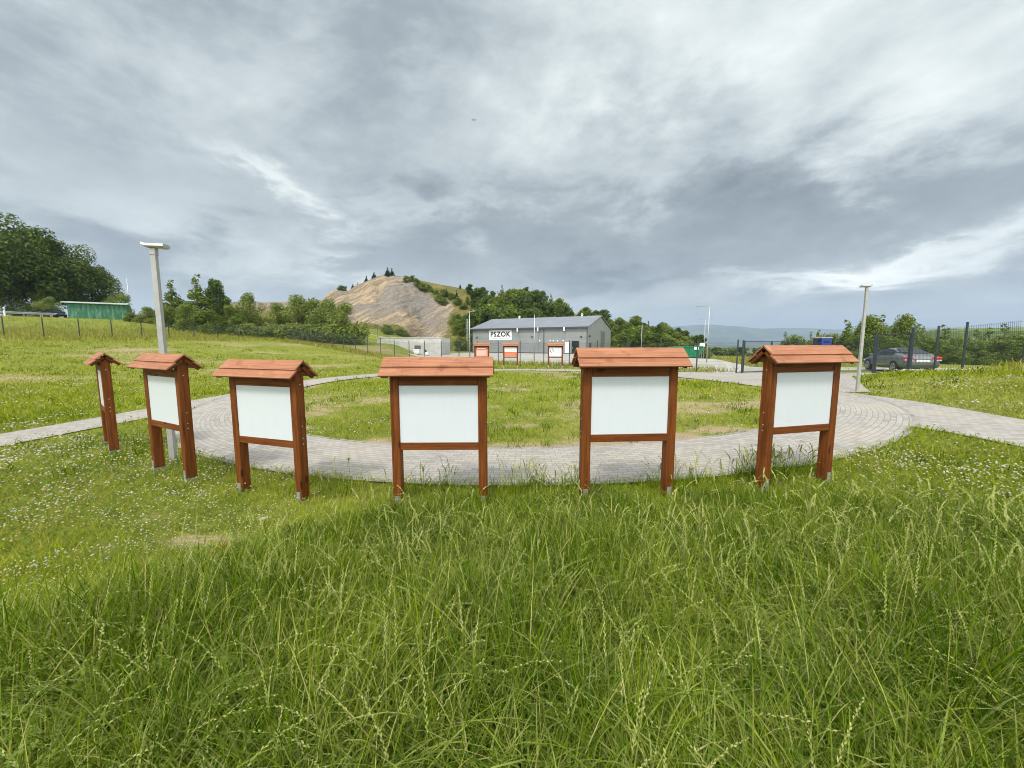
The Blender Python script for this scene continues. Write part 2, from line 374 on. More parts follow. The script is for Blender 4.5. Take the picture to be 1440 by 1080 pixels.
# paths ------------------------------------------------------------
def sheet(name, rows, m, dz, uvs=None):
    nr = len(rows); nc = len(rows[0]); A = np.array(rows, float)
    Vv = np.concatenate([A, (G(A[..., 0], A[..., 1])+dz)[..., None]], -1).reshape(-1, 3)
    i2 = np.arange(nr*nc).reshape(nr, nc)
    Ff = np.stack([i2[:-1, :-1], i2[:-1, 1:], i2[1:, 1:], i2[1:, :-1]], -1).reshape(-1, 4)
    o = npmesh(name, Vv, Ff, m, smooth=True); tag(o, kind='structure')
    uv = o.data.uv_layers.new(name='UVMap'); U = (np.array(uvs, float) if uvs is not None else A).reshape(-1, 2)
    uv.data.foreach_set('uv', U[Ff.ravel()].astype(np.float32).ravel()); return o
th = np.linspace(0, 2*math.pi, 241); rad = np.linspace(R_IN, R_OUT, 10)
rows = [[(RC[0]+r*math.cos(a), RC[1]+r*math.sin(a)) for r in rad] for a in th]
sheet('ring_path', rows, PAVER, .03, [[(a*10.7, r) for r in rad] for a in th])
def resample(pl, n):
    pl = np.array(pl, float); dd = np.r_[0, np.cumsum(np.hypot(*np.diff(pl, axis=0).T))]
    q = np.linspace(0, dd[-1], n); return np.stack([np.interp(q, dd, pl[:, 0]), np.interp(q, dd, pl[:, 1])], 1)
for k, (a, b) in strip_lines().items():
    A, B = resample(a, 40), resample(b, 40)
    sheet('branch_path', [[tuple(A[i]*(1-q)+B[i]*q) for q in np.linspace(0, 1, 8)] for i in range(40)], PAVER, .026)
def polysheet(name, poly, m, dz, step=1.0):
    P_ = np.array(poly); x0, y0 = P_.min(0); x1, y1 = P_.max(0)
    bm = bmesh.new(); f_ = bm.faces.new([bm.verts.new((x, y, 0)) for x, y in poly])
    for axis, lo, hi in ((0, x0, x1), (1, y0, y1)):
        for q in np.arange(lo+step, hi, step):
            pc = [0, 0, 0]; pc[axis] = q; no = [0, 0, 0]; no[axis] = 1
            bmesh.ops.bisect_plane(bm, geom=bm.verts[:]+bm.edges[:]+bm.faces[:], plane_co=pc, plane_no=no)
    uv = bm.loops.layers.uv.new('UVMap')
    for v in bm.verts: v.co.z = g(v.co.x, v.co.y)+dz
    for f_ in bm.faces:
        for l in f_.loops: l[uv].uv = (l.vert.co.x, l.vert.co.y)
    bmesh.ops.recalc_face_normals(bm, faces=bm.faces[:])
    me = bpy.data.meshes.new(name); bm.to_mesh(me); bm.free(); me.materials.append(m)
    o = put(bpy.data.objects.new(name, me)); return tag(o, kind='structure')
polysheet('entrance_paving', PLAZA, PAVER, .022)
polysheet('yard', YARDP, YARD, .018, 2.)
# kerbs along the ring, sunk flush edging
def edging(r):
    k = MB()
    for i in range(240):
        a0, a1 = th[i], th[i+1]-.0015
        pts = []
        for rr in (r-.035, r+.035):
            for a in (a0, a1):
                x, y = RC[0]+rr*math.cos(a), RC[1]+rr*math.sin(a); pts.append((x, y, g(x, y)+.036))
        b = len(k.v); k.v += pts; k.f.append([b, b+1, b+3, b+2]); k.mi.append(0)
    o = k.build('path_edging', simple('paving edge stone', (.27, .255, .235), .9, 0, .25, 2.5)); tag(o, kind='structure')
edging(R_OUT+.03); edging(R_IN-.03)

# ------------------------------------------------------------------ notice boards
def board_parts(root, poster=None):
    PB = .80                                        # underside of the panel above ground
    for sx in (-1, 1):
        x = sx*.503
        m = MB(); m.box(x-.05, x+.05, -.05, .075, .05, 1.66, bev=.006)
        m.cur = 1
        for zz_ in (.98, PB+.70, PB-.04, .83):
            xo = x+sx*.051
            m.tube([(xo-sx*.004, .012, zz_), (xo+sx*.003, .012, zz_)], .008, 8)
        po = m.build('post', [WV, GALV], root)
        br = MB(); br.box(x-.028, x+.028, -.058, -.0525, -.15, .16); br.box(x-.028, x+.028, .0775, .083, -.15, .16); br.box(x-.028, x+.028, -.0525, .0775, .02, .045)
        br.cur = 0
        for zz_ in (.08, .125): br.tube([(x, -.058, zz_), (x, -.064, zz_)], .007, 6)
        br.build('bracket', GALV, po)
    m = MB(); m.box(-.4525, .4525, -.045, .0, PB+.668, PB+.776, bev=.004); m.build('top_rail', WH, root)
    m = MB(); m.box(-.4525, .4525, -.045, .0, PB-.088, PB, bev=.004); m.build('bottom_rail', WH, root)
    m = MB(); m.box(-.4525, .4525, -.035, -.018, PB+.0005, PB+.6675); m.build('panel', PANEL, root)
    rf = MB(); cy = .0125; sl_ = math.atan2(.185, .225)
    zr = PB+.992
    for sd in (-1, 1):
        for k in range(2):
            M = Matrix.Translation((0, cy, zr)) @ Matrix.Rotation(-sd*sl_ if sd < 0 else -sl_, 4, 'X')
            # plank in slope space: u runs down the slope
            u0, u1 = (0., .165) if k == 0 else (.15, .292)
            lift = .0 if k == 1 else .017
            ln = .628 if k == 0 else .634
            c_, s__ = math.cos(sl_), math.sin(sl_)
            def tr(x, u, h): return Vector((x, cy+sd*(u*c_+h*s__), zr-u*s__+h*c_))
            e0 = -.004*k
            base = -.03+lift
            Vv = [tr(x, u, h) for h in (base, base+.017) for x, u in ((-ln, u0), (ln, u0), (ln, u1), (-ln, u1))]
            rf.mesh(Vv, [(0, 3, 2, 1), (4, 5, 6, 7), (0, 1, 5, 4), (1, 2, 6, 5), (2, 3, 7, 6), (3, 0, 4, 7)])
    rf.build('roof', WR, root)
    for sx in (-1, 1):                               # sloped battens that carry the planks
        for sd in (-1, 1):
            c_, s__ = math.cos(sl_), math.sin(sl_)
            def tr(x, u, h): return Vector((x, cy+sd*(u*c_+h*s__), zr-u*s__+h*c_))
            xa, xb = sorted((sx*.505-.03, sx*.505+.03)); xa += sx*.082; xb += sx*.06
            Vv = [tr(x, u, h) for h in (-.07, -.031) for x, u in ((xa, .02), (xb, .02), (xb, .27), (xa, .27))]
            bt = MB(); bt.mesh(Vv, [(0, 3, 2, 1), (4, 5, 6, 7), (0, 1, 5, 4), (1, 2, 6, 5), (2, 3, 7, 6), (3, 0, 4, 7)]); bt.build('roof_batten', WH, root)
NEAR = [((-7.60, 7.08), -39.8, 'roofed brown notice board seen edge-on at the far left of the near row'),
        ((-5.031, 5.503), -28.2, 'roofed notice board with blank white panel and a grey lamp post rising behind it'),
        ((-3.126, 4.793), -18.0, 'blank roofed notice board just right of the one hiding the lamp post'),
        ((-.845, 4.391), .8, 'blank roofed notice board facing straight on, its roof just below the concrete wall'),
        ((1.354, 4.373), 4.2, 'blank roofed notice board whose roof cuts across the grey hall\'s right end'),
        ((3.608, 4.719), 15.0, 'blank roofed notice board nearest the parked car, at the right end of the near row')]
PBZ = {0: -1.165, 1: -1.142, 2: -1.201, 3: -1.15, 4: -1.045, 5: -1.02}
GRP = 'roofed wooden notice boards round the circular path'
proto = None
def place_board(x, y, rz, z, label):
    global proto
    if proto is None:
        proto = empty('notice_board', (x, y, z), label, 'notice board', GRP, R(rz)); board_parts(proto); return proto
    o = copy_tree(proto); o.location = (x, y, z); o.rotation_euler = (0, 0, R(rz)); o['label'] = label; return o
for i, ((x, y), rz, lab) in enumerate(NEAR):
    # panel front face was measured; the board's origin lies .03 behind it
    nx, ny = -math.sin(R(rz)), math.cos(R(rz))
    place_board(x+nx*.03, y+ny*.03, rz, EYE+PBZ[i]-.80, lab)
# far boards, their printed faces towards the camera
ORANGE = simple('orange print', (.62, .17, .075), .5, 0, .12, 9); PINK = simple('pale orange print', (.72, .33, .22), .5, 0, .1, 9)
WHITE = simple('white paint', (.78, .79, .79), .45, 0, .05, 3); TEAL = simple('dark teal print', (.025, .10, .12), .5, 0, .1, 3)
PALEB = simple('pale blue print', (.52, .68, .80), .5, 0, .08, 3); BLACKP = simple('black print', (.015, .016, .018), .5, 0, .1, 3)
def quadmb(mb, x0, x1, z0, z1, y): mb.poly([(x0, y, z0), (x1, y, z0), (x1, y, z1), (x0, y, z1)])
far_specs = [(677.5, 'distant notice board with an all-orange poster, beside the tall pole'),
             (718, 'distant notice board with a poster white above and orange below'),
             (781, 'distant notice board with a white poster and a dark leaf emblem')]
for i, (px, lab) in enumerate(far_specs):
    Yb = 28.55; p = at(px, 500, Yb); ang = math.degrees(math.atan2(-(p.x-RC[0]), Yb-RC[1])) 
    o = place_board(p.x, Yb, ang, g(p.x, Yb)+.12, lab)
    ps = MB(); quadmb(ps, -.445, .445, .81, 1.46, -.039); poster = ps.build('poster', [ORANGE, WHITE, WHITE][i], o)
    if i == 0:
        b = MB(); quadmb(b, -.40, .40, .83, 1.30, -.0415); b.build('text_block', PINK, poster)
        b = MB()
        for k in range(7): quadmb(b, -.36, .36-(k % 3)*.07, .90+k*.052, .915+k*.052, -.044)
        quadmb(b, -.36, .30, 1.35, 1.41, -.044); b.build('text_line', WHITE, poster)
    elif i == 1:
        b = MB(); quadmb(b, -.445, .445, .83, 1.15, -.0415); b.build('colour_field', ORANGE, poster)
        b = MB()
        for k in range(4): quadmb(b, -.38, .12, 1.22+k*.05, 1.235+k*.05, -.0415)
        for k in range(4): quadmb(b, -.38, .3, .88+k*.055, .895+k*.055, -.044)
        b.build('text_line', PINK, poster)
        b = MB(); quadmb(b, .26, .40, 1.2, 1.40, -.0415); b.build('picture', PALEB, poster)
    else:
        b = MB()
        for k in range(7):
            a = 2*math.pi*k/7+.2; cx, cz = -.27+.125*math.cos(a), 1.24+.125*math.sin(a)
            b.poly([(cx+.045*math.cos(a+q)*(.75 if abs(math.sin(q)) > .5 else 1.2), -.0415, cz+.045*math.sin(a+q)) for q in np.linspace(0, 2*math.pi, 9)[:-1]])
        b.build('emblem', TEAL, poster)
        b = MB(); b.poly([(.1, -.0415, 1.05), (.43, -.0415, 1.0), (.43, -.0415, 1.36), (.2, -.0415, 1.3)]); b.build('colour_field', PALEB, poster)
        b = MB(); quadmb(b, -.1, .40, .90, .915, -.0415); b.build('text_line', PINK, poster)

# ------------------------------------------------------------------ square lamp posts
def path_lamp(x, y, z, h, rz, label):
    o = empty('path_lamp', (x, y, z), label, 'lamp post', 'short path lamps beside the ring', R(rz))
    m = MB(); b0, b1 = .041, .036
    V_ = [(sx*b0, sy*b0, -.1) for sx, sy in ((-1, -1), (1, -1), (1, 1), (-1, 1))]+[(sx*b1, sy*b1, h-.12) for sx, sy in ((-1, -1), (1, -1), (1, 1), (-1, 1))]
    m.mesh(V_, [(0, 1, 5, 4), (1, 2, 6, 5), (2, 3, 7, 6), (3, 0, 4, 7), (4, 5, 6, 7)]); m.build('pole', LAMPGREY, o)
    m = MB(); m.box(-.043, .043, -.043, .043, h-.135, h-.02, bev=.006); m.build('collar', LAMPGREY, o)
    m = MB()
    sec = [(-.09, .0), (-.08, .04), (.08, .04), (.09, .0), (.07, -.02), (-.07, -.02)]
    for k, (x0, tz) in enumerate(((-.125, .02), (-.07, .0), (.19, .0))):
        for yy, zz_ in sec: m.v.append((x0+(.02 if zz_ < 0 and k == 0 else 0), yy, h+.0+zz_+tz))
    for k in range(2):
        for q in range(6): m.f.append([k*6+q, k*6+(q+1) % 6, (k+1)*6+(q+1) % 6, (k+1)*6+q]); m.mi.append(0)
    m.f += [[5, 4, 3, 2, 1, 0], [12+q for q in range(6)]]; m.mi += [0, 0]
    hd = m.build('lamp_head', LAMPGREY, o)
    m = MB(); m.box(.055, .17, -.055, .055, h-.026, h-.0205); m.build('lens', simple('lamp lens', (.6, .6, .58), .2), hd)
path_lamp(-5.80, 6.42, -.17, 3.62, 10, 'grey square lamp post behind the second notice board from the left')
path_lamp(12.40, 13.72, g(12.4, 13.72), 3.72, 172, 'slim grey lamp post on the grass bank in front of the parked car')

# ------------------------------------------------------------------ street lights
def street_light(px, Y, ytop, arm, label, r=.045, h2=None, group='tall street lights around the yard'):
    p = at(px, ytop, Y); z0 = g(p.x, Y)
    o = empty('street_light', (p.x, Y, z0), label, 'street light', group); H = p.z-z0
    MB().tube([(0, 0, -.1), (0, 0, H*.5), (0, 0, H)], [r*1.25, r, r*.75], 8).build('pole', GALV, o, True)
    if arm:
        sgn = 1 if arm > 0 else -1
        MB().tube([(0, 0, H-.05), (arm*.8, 0, H+.03)], r*.5, 6).build('arm', GALV, o)
        m = MB(); m.box(min(arm*.75, arm*1.25), max(arm*.75, arm*1.25), -.11, .11, H+.0, H+.075, bev=.015); m.build('lamp_head', LAMPGREY, o)
    return o
street_light(660, 36, 438, .42, 'tall pole with a double lamp head beside the hall\'s left end')
street_light(751.5, 35.5, 442.5, 0, 'plain tall pole standing in front of the hall\'s long wall')
street_light(903, 62, 456, .0, 'thin pale pole in front of the wooded slope right of the hall')
o = street_light(998, 38, 431, -1.0, 'taller of the two street lights with arms pointing left near the gate')
o = street_light(992, 62, 449, -.95, 'smaller, farther street light beside the white sign near the gate')
p = at(987.5, 485, 61); o = empty('road_sign', (p.x, 61, g(p.x, 61)), 'small white sign on a post by the farther street light', 'sign')
zz0 = g(p.x, 61); MB().tube([(0, 0, 0), (0, 0, p.z-zz0+.3)], .04, 6).build('post', GALV, o)
m = MB(); m.box(-.42, .42, -.07, -.045, p.z-zz0-.28, p.z-zz0+.3); m.build('sign_plate', WHITE, o)
street_light(178, 72, 391, .0, 'thin weathered pole rising right of the green shed', .06, group='poles on the left skyline')

# ------------------------------------------------------------------ fences
def panel_mesh(L, H=1.95, step=.06, wr=.0028):
    m = MB()
    n = int(L/step)
    for i in range(1, n):
        x = i*L/n
        m.mesh([(x-wr, -wr, .06), (x+wr, -wr, .06), (x+wr, wr, .06), (x-wr, wr, .06), (x-wr, -wr, H), (x+wr, -wr, H), (x+wr, wr, H), (x-wr, wr, H)], [(0, 1, 5, 4), (1, 2, 6, 5), (2, 3, 7, 6), (3, 0, 4, 7)])
    for z in (.12, .32, .52, .72, .92, 1.12, 1.32, 1.52, 1.72, 1.9):
        m.mesh([(0, -wr*2, z-wr), (L, -wr*2, z-wr), (L, -wr*2, z+wr), (0, -wr*2, z+wr), (0, wr*2, z-wr), (L, wr*2, z-wr), (L, wr*2, z+wr), (0, wr*2, z+wr)], [(0, 1, 2, 3), (5, 4, 7, 6), (3, 2, 6, 7), (0, 4, 5, 1)])
    return m
POSTM = MB().box(-.03, .03, -.03, .03, -.15, 2.12)
def fence(label, line, spacing, group=None, explicit=False):
    x0, y0 = line[0]; o = empty('mesh_fence', (x0, y0, 0), label, 'fence')
    pm = None; prev = None; pans = {}
    pts = []
    for (a, b) in zip(line[:-1], line[1:]):
        n = max(1, round(math.dist(a, b)/spacing))
        pts += [(a[0]+(b[0]-a[0])*k/n, a[1]+(b[1]-a[1])*k/n) for k in range(n)]
    pts.append(line[-1])
    if explicit: pts = line
    for i, (x, y) in enumerate(pts):
        if pm is None: q = POSTM.build('post', DARKSTEEL, o); pm = q
        else: q = pm.copy(); put(q, o)
        q.location = (x-x0, y-y0, g(x, y))
        if i:
            xp, yp = pts[i-1]; Ld = math.dist((x, y), (xp, yp)); key = round(Ld, 2); a = math.atan2(y-yp, x-xp)
            zb = min(g(x, y), g(xp, yp))+abs(g(x, y)-g(xp, yp))*.5
            if key not in pans:
                pans[key] = (panel_mesh(Ld).build('mesh_panel', DARKSTEEL, o), MB().box(.05, Ld-.05, -.022, .022, -.15, .07).build('plinth', CONC, o)); pq = pans[key]
            else: pq = tuple(put(w_.copy(), o) for w_ in pans[key])
            slope = math.atan2(g(x, y)-g(xp, yp), Ld)
            for w_ in pq: w_.location = (xp-x0, yp-y0, g(xp, yp)); w_.rotation_euler = (0, -slope, a)
    return o
fence('long dark mesh fence running from the left meadow round to the entrance gate', [(-60.5, 17.5), (-47.8, 36.5), (-34, 56), (14.2, 24.3)], 2.3)
fence('dark mesh fence on the right bank beside the parked car', [(19.5, 25.9), (19.5, 23.4), (19.5, 20.75)], 2.4, explicit=True)
fence('tall dark mesh fence at the right edge on the flowery bank', [(19.5, 18.85), (19.5, 17.75), (19.5, 16.65), (19.5, 14.7), (19.5, 12.7), (19.5, 10.7), (19.5, 8.7), (19.5, 6.7)], 2.15, explicit=True)
o = fence('distant dark fence above the concrete wall at the quarry foot', [(-29, 78), (-13, 72.5)], 2.4)
def gate(name, label, a, b, H, leaves, mid):
    ang = math.atan2(b[1]-a[1], b[0]-a[0]); Lg = math.dist(a, b)
    o = empty(name, (a[0], a[1], g(*a)), label, 'gate', None, ang); dz = g(*b)-g(*a)
    for x, dzz in ((0, 0), (Lg, dz)): 
        m = MB(); m.box(x-.04, x+.04, -.04, .04, -.1+dzz, H+.08+dzz); m.build('gate_post', DARKSTEEL, o)
    w_ = (Lg-.16)/leaves
    for k in range(leaves):
        xa = .08+k*w_+.02; xb = xa+w_-.04; fr = MB(); r = .022
        for z in [.06, H-.03]+([H*.55] if mid else []): fr.box(xa+2*r, xb-2*r, -r, r, z, z+2*r)
        for x in (xa, xb-2*r): fr.box(x, x+2*r, -r, r, .06, H+.02)
        lf = fr.build('gate_leaf', DARKSTEEL, o)
        q = panel_mesh(xb-xa-4*r, H-.05).build('mesh_infill', DARKSTEEL, lf); q.location = (xa+2*r, 0, 0)
    return o
gate('double_gate', 'closed dark double gate across the paved entrance behind the right notice board', (14.45, 24.15), (19.25, 26.05), 2.0, 2, False)
gate('wicket_gate', 'narrow dark wicket gate with a middle rail in front of the parked car', (19.5, 20.75), (19.5, 18.85), 2.12, 1, True)

# ------------------------------------------------------------------ hall
def _clad(t, axis='x'):
    oc = OC(t); sp = t.n('ShaderNodeSeparateXYZ', {0: oc}); n = t.noise(oc, .5, 4)
    z = sp.outputs[2]; fr = t.m('FRACT', t.m('DIVIDE', z, 1.0)); seam = t.sm(t.m('ABSOLUTE', t.m('SUBTRACT', fr, .5)), .47, .49)
    c = t.ramp(n, [(.3, (.215, .225, .225)), (.7, (.255, .265, .262))])
    c = t.mix(t.m('MULTIPLY', seam, .6), c, (.12, .125, .13))
    rib = t.m('SINE', t.m('MULTIPLY', z, 80.))
    out(t, prin(t, c, .45, .1, bump=rib, bs=.15, bd=.01))
CLAD = mat('grey cladding', _clad)
def _clad2(t):
    oc = OC(t); sp = t.n('ShaderNodeSeparateXYZ', {0: oc}); n = t.noise(oc, .5, 4)
    fr = t.m('FRACT', t.m('DIVIDE', sp.outputs[1], 1.1)); seam = t.sm(t.m('ABSOLUTE', t.m('SUBTRACT', fr, .5)), .46, .485)
    c = t.mix(t.m('MULTIPLY', seam, .6), t.ramp(n, [(.3, (.26, .27, .262)), (.7, (.305, .312, .30))]), (.14, .145, .15))
    out(t, prin(t, c, .45, .1))
CLADG = mat('grey gable cladding', _clad2)
def _sroof(t):
    oc = OC(t); sp = t.n('ShaderNodeSeparateXYZ', {0: oc}); rib = t.m('PINGPONG', sp.outputs[0], .25); n = t.noise(oc, .6, 4)
    c = t.ramp(n, [(.3, (.19, .205, .235)), (.7, (.235, .25, .285))])
    c = t.mix(t.sm(rib, .21, .24, 0., .45), c, (.12, .13, .15))
    out(t, prin(t, c, .4, .2, bump=t.sm(rib, .17, .23), bs=.4, bd=.04))
SROOF = mat('grey sheet roof', _sroof)
DARKT = simple('dark trim', (.05, .055, .065), .5); DGLASS = simple('dark glass', (.012, .016, .018), .08, 0, .1, 1, .6)
HL, HD, HE, HR = 24.0, 16.5, 4.75, 7.15
hx, hy = 13.1, 67.3; ha = -R(28)                    # local x runs from the left end to the right front corner
hall = empty('hall', (hx, hy, -.12), 'low grey steel hall with a pitched roof and a white name sign', 'building', None, ha)
m = MB(); m.box(-HL, 0, 0, .2, 0, HE); m.build('front_wall', CLAD, hall)
m = MB(); m.box(-HL, 0, HD-.2, HD, 0, HE); m.build('rear_wall', CLAD, hall)
def gable(x, name):
    m = MB(); V_ = []
    for xx in (x-.1, x+.1): V_ += [(xx, .2, 0), (xx, HD-.2, 0), (xx, HD-.2, HE), (xx, HD/2, HR-.1), (xx, .2, HE)]
    m.mesh(V_, [(0, 1, 2, 3, 4), (9, 8, 7, 6, 5)]+[(i, i+5, (i+1) % 5+5, (i+1) % 5) for i in range(5)]); return m.build(name, CLADG, hall)
gb = gable(-.1, 'gable_wall'); gable(-HL+.1, 'gable_wall')
rf = MB(); hip = 5.0                                 # the left end of the roof is hipped
e = .35; zo = HE+.02
ridge = [(-HL+hip*.0-.2, HD/2, HR), (.25, HD/2, HR)]
fr = [(-HL-.25, -e, zo), (.25, -e, zo), (.25, HD/2, HR), (-HL-.25, HD/2, HR)]
bk = [(.25, HD+e, zo), (-HL-.25, HD+e, zo), (-HL-.25, HD/2, HR), (.25, HD/2, HR)]
for q in (fr, bk):
    b = len(rf.v); rf.v += q+[(x, y, z+.14) for x, y, z in q]
    for f_ in [(3, 2, 1, 0), (4, 5, 6, 7), (0, 1, 5, 4), (1, 2, 6, 5), (2, 3, 7, 6), (3, 0, 4, 7)]: rf.f.append([b+i for i in f_]); rf.mi.append(0)
roof = rf.build('roof', SROOF, hall)
m = MB(); m.box(-HL-.25, .25, -e-.14, -e-.003, zo-.16, zo+.13); m.build('gutter', DARKT, hall)
for x in (-.06, -8.2, -HL+.1): m = MB(); m.tube([(x, -.07, 0), (x, -.07, HE-.1)], .06, 8); m.build('downpipe', DARKT, hall)
m = MB(); m.box(-HL, 0, -.03, -.003, 0, .28); m.build('plinth', DARKT, hall)
for x in (-HL*.72, -3.6):
    m = MB(); m.tube([(x, HD/2-.3, HR-.1), (x, HD/2-.3, HR+.45)], .2, 10); m.tube([(x, HD/2-.3, HR+.45), (x, HD/2-.3, HR+.62)], [.32, .1], 10); m.build('roof_vent', WHITE, roof, True)
for x in (-13.4, -9.2, -4.1): m = MB(); m.box(x-.11, x+.11, -.62, -.5, HE-.55, HE+.12); m.build('wall_lamp', WHITE, hall)
for x in (-22.8, -10.6, -1.1): m = MB(); m.box(x-.14, x+.14, -.2, -.003, 3.05, 3.3); m.build('floodlight', DARKT, hall)
for x in (-9., -6.9, -6.3, -5.5, -4.4): m = MB(); m.tube([(x, -.14, 2.45), (x, -.003, 2.45)], .12, 8); m.build('wall_vent', WHITE, hall)
# doors, front
def opening(x0, x1, z0, z1, name, mm, fm=DARKT):
    d_ = MB(); d_.box(x0, x1, -.035, -.003, z0, z1); do = d_.build(name, mm, hall)
    f_ = MB(); f_.box(x0-.09, x0-.003, -.06, -.004, z0, z1+.09); f_.box(x1+.003, x1+.09, -.06, -.004, z0, z1+.09); f_.box(x0-.003, x1+.003, -.06, -.004, z1+.003, z1+.09); f_.build('frame', fm, do); return do
dr = opening(-2.75, -1.55, .29, 2.35, 'door', DGLASS)
m = MB(); m.box(-2.65, -2.6, -.075, -.036, 1.1, 1.35); m.build('handle', GALV, dr)
opening(-4.0, -3.45, .29, 2.1, 'notice_panel', WHITE, WHITE)
for x0, x1 in ((-19.6, -15.4), (-13.2, -9.4)): opening(x0, x1, .29, 3.3, 'roller_door', CLAD, CLAD)
# right gable door, vent, lamp
m = MB(); m.box(.003, .04, 8.4, 11.4, 0, 4.3); dg = m.build('gable_door', simple('grey door', (.13, .14, .15), .5), hall)
m = MB(); m.box(.003, .07, 8.2, 8.397, 0, 4.5); m.box(.003, .07, 11.403, 11.6, 0, 4.5); m.box(.003, .07, 8.397, 11.403, 4.303, 4.5); m.build('frame', CLADG, dg)
m = MB(); m.box(.003, .06, 8.9, 9.5, 5.75, 6.1); m.build('gable_vent', LAMPGREY, hall)
m = MB(); m.box(.003, .2, .9, 1.25, 3.1, 3.4); m.build('floodlight', DARKT, hall)
m = MB(); m.box(.003, .25, 1.1, 1.7, .3, 2.1); m.build('meter_box', DARKT, hall)
# white name sign
m = MB(); m.box(-19.9, -14.9, -.08, -.003, 2.62, 4.52); sg = m.build('name_sign', WHITE, hall)
def text_mesh(body, size, off, mtl, parent, loc, rx=math.pi/2, name='lettering', sx=1.):
    cu = bpy.data.curves.new(name, 'FONT'); cu.body = body; cu.size = size; cu.offset = off; cu.align_x = 'CENTER'; cu.extrude = .012
    cu.space_character = 1.12
    tmp = bpy.data.objects.new('tmp', cu); C.objects.link(tmp)
    me = bpy.data.meshes.new_from_object(tmp.evaluated_get(bpy.context.evaluated_depsgraph_get()))
    bpy.data.objects.remove(tmp); me.materials.clear(); me.materials.append(mtl)
    o = put(bpy.data.objects.new(name, me), parent); o.location = loc; o.rotation_euler = (rx, 0, 0); o.scale = (sx, 1, 1); return o
text_mesh('PSZOK', 1.32, .045, BLACKP, sg, (-17.4, -.096, 3.32))
m = MB(); xx = -19.3
for wl in (5, 9, 1, 8, 7, 11):
    for k in range(wl):
        if xx < -15.5: m.box(xx, xx+.065, -.089, -.081, 2.92, 3.03+.03*((k*7) % 3 == 0))
        xx += .09
    xx += .07
m.build('small_lettering', simple('grey print', (.12, .12, .13), .5), sg)
# caged ladder at the left end
m = MB()
lx = -HL-.9
for x in (lx-.25, lx+.25): m.box(x-.03, x+.03, .1, .16, .1, 6.9)
for k in range(22): m.box(lx-.25, lx+.25, .115, .145, .4+k*.3, .43+k*.3)
for k in range(8):
    z = 2.6+k*.6
    m.tube([(lx+.4*math.cos(a), .1-.7*abs(math.sin(a)), z) for a in np.linspace(0, math.pi, 9)], .022, 5)
for a in np.linspace(.4, math.pi-.4, 4): m.tube([(lx+.4*math.cos(a), .1-.7*abs(math.sin(a)), 2.6), (lx+.4*math.cos(a), .1-.7*abs(math.sin(a)), 6.9)], .02, 5)
m.box(lx+.25, -HL+.0, .1, .16, 5.0, 5.08); m.build('ladder', GALV, hall)

# ------------------------------------------------------------------ loading bay wall and what stands in it
wp = at(530, 476, 63); wq = at(617, 475, 62)
wl_ = empty('retaining_wall', (wq.x, wq.y, -.05), 'pale concrete retaining wall in front of the quarry', 'wall')
wa = math.atan2(wp.y-wq.y, wp.x-wq.x)
Lw = math.dist((wp.x, wp.y), (wq.x, wq.y))
m = MB(); M_ = Matrix.Rotation(wa, 4, 'Z'); m.box(0, Lw, -.35, 0, -.2, 2.75, M_); m.build('back_wall', CONC, wl_)
m = MB(); m.box(-.4, -.003, -5.5, .0, -.2, 2.75, M_); m.build('side_wall', CONC, wl_)
m = MB(); m.box(-.45, Lw, -.42, .06, 2.753, 2.87, M_); m.build('coping', CONC, wl_)
# dark bin with its lid up
bp = at(586, 492, 58); z0 = g(bp.x, 58)
bn = empty('waste_bin', (bp.x, 58, z0+.02), 'dark waste bin with its lid open against the concrete wall', 'bin')
m = MB(); V_ = [(sx*(.5 if z == .2 else .62), sy*(.35 if z == .2 else .48), z) for z in (.2, 1.1) for sx, sy in ((-1, -1), (1, -1), (1, 1), (-1, 1))]
m.mesh(V_, [(0, 3, 2, 1), (4, 5, 6, 7), (0, 1, 5, 4), (1, 2, 6, 5), (2, 3, 7, 6), (3, 0, 4, 7)]); m.build('body', WHITE, bn)
m = MB(); m.box(-.65, .65, .44, .52, 1.105, 2.0, Matrix.Rotation(R(-12), 4, 'X')); m.build('lid', DARKT, bn)
for sx in (-1, 1):
    for sy in (-1, 1): MB().tube([(sx*.42-.04, sy*.28, .1), (sx*.42+.04, sy*.28, .1)], .1, 10).build('wheel', DARKT, bn)
bn.scale = (.72, .72, .72); bn2 = copy_tree(bn); p = at(600, 492, 58); bn2.location = (p.x, 58.6, g(p.x, 58.6)+.02); bn2.rotation_euler = (0, 0, R(70)); bn2.scale = (.5, .5, .5); bn2['label'] = 'second white bin turned sideways, right of the first by the concrete wall'

# ------------------------------------------------------------------ green skip container, bins by the gate
GREENP = simple('green container paint', (.012, .19, .085), .5, 0, .2, 2)
cp = at(963, 499, 60); ct = empty('skip_container', (cp.x, 60, g(cp.x, 60)+.02), 'bright green waste skip at the end of the access road', 'container')
m = MB(); V_ = [(-2.1, -.8, .15), (1.9, -.8, .15), (1.9, .9, .15), (-2.1, .9, .15), (-2.3, -.95, 1.75), (2.25, -.95, 1.75), (2.25, 1.05, 1.75), (-2.3, 1.05, 1.75)]
m.mesh(V_, [(0, 3, 2, 1), (0, 1, 5, 4), (1, 2, 6, 5), (2, 3, 7, 6), (3, 0, 4, 7)])
for k in range(6): m.box(-1.9+k*.72, -1.82+k*.72, -1.0, -.86, .2, 1.72)
m.box(-2.35, 2.3, -1.03, -.952, 1.66, 1.8); m.build('body', GREENP, ct)
m = MB(); m.box(.9, 1.6, -1.06, -1.035, 1.25, 1.68); m.build('notice', WHITE, ct)
MB().box(-1.8, 1.7, -.7, -.55, 0, .15).box(-1.8, 1.7, .65, .8, 0, .15).build('skid', DARKT, ct)
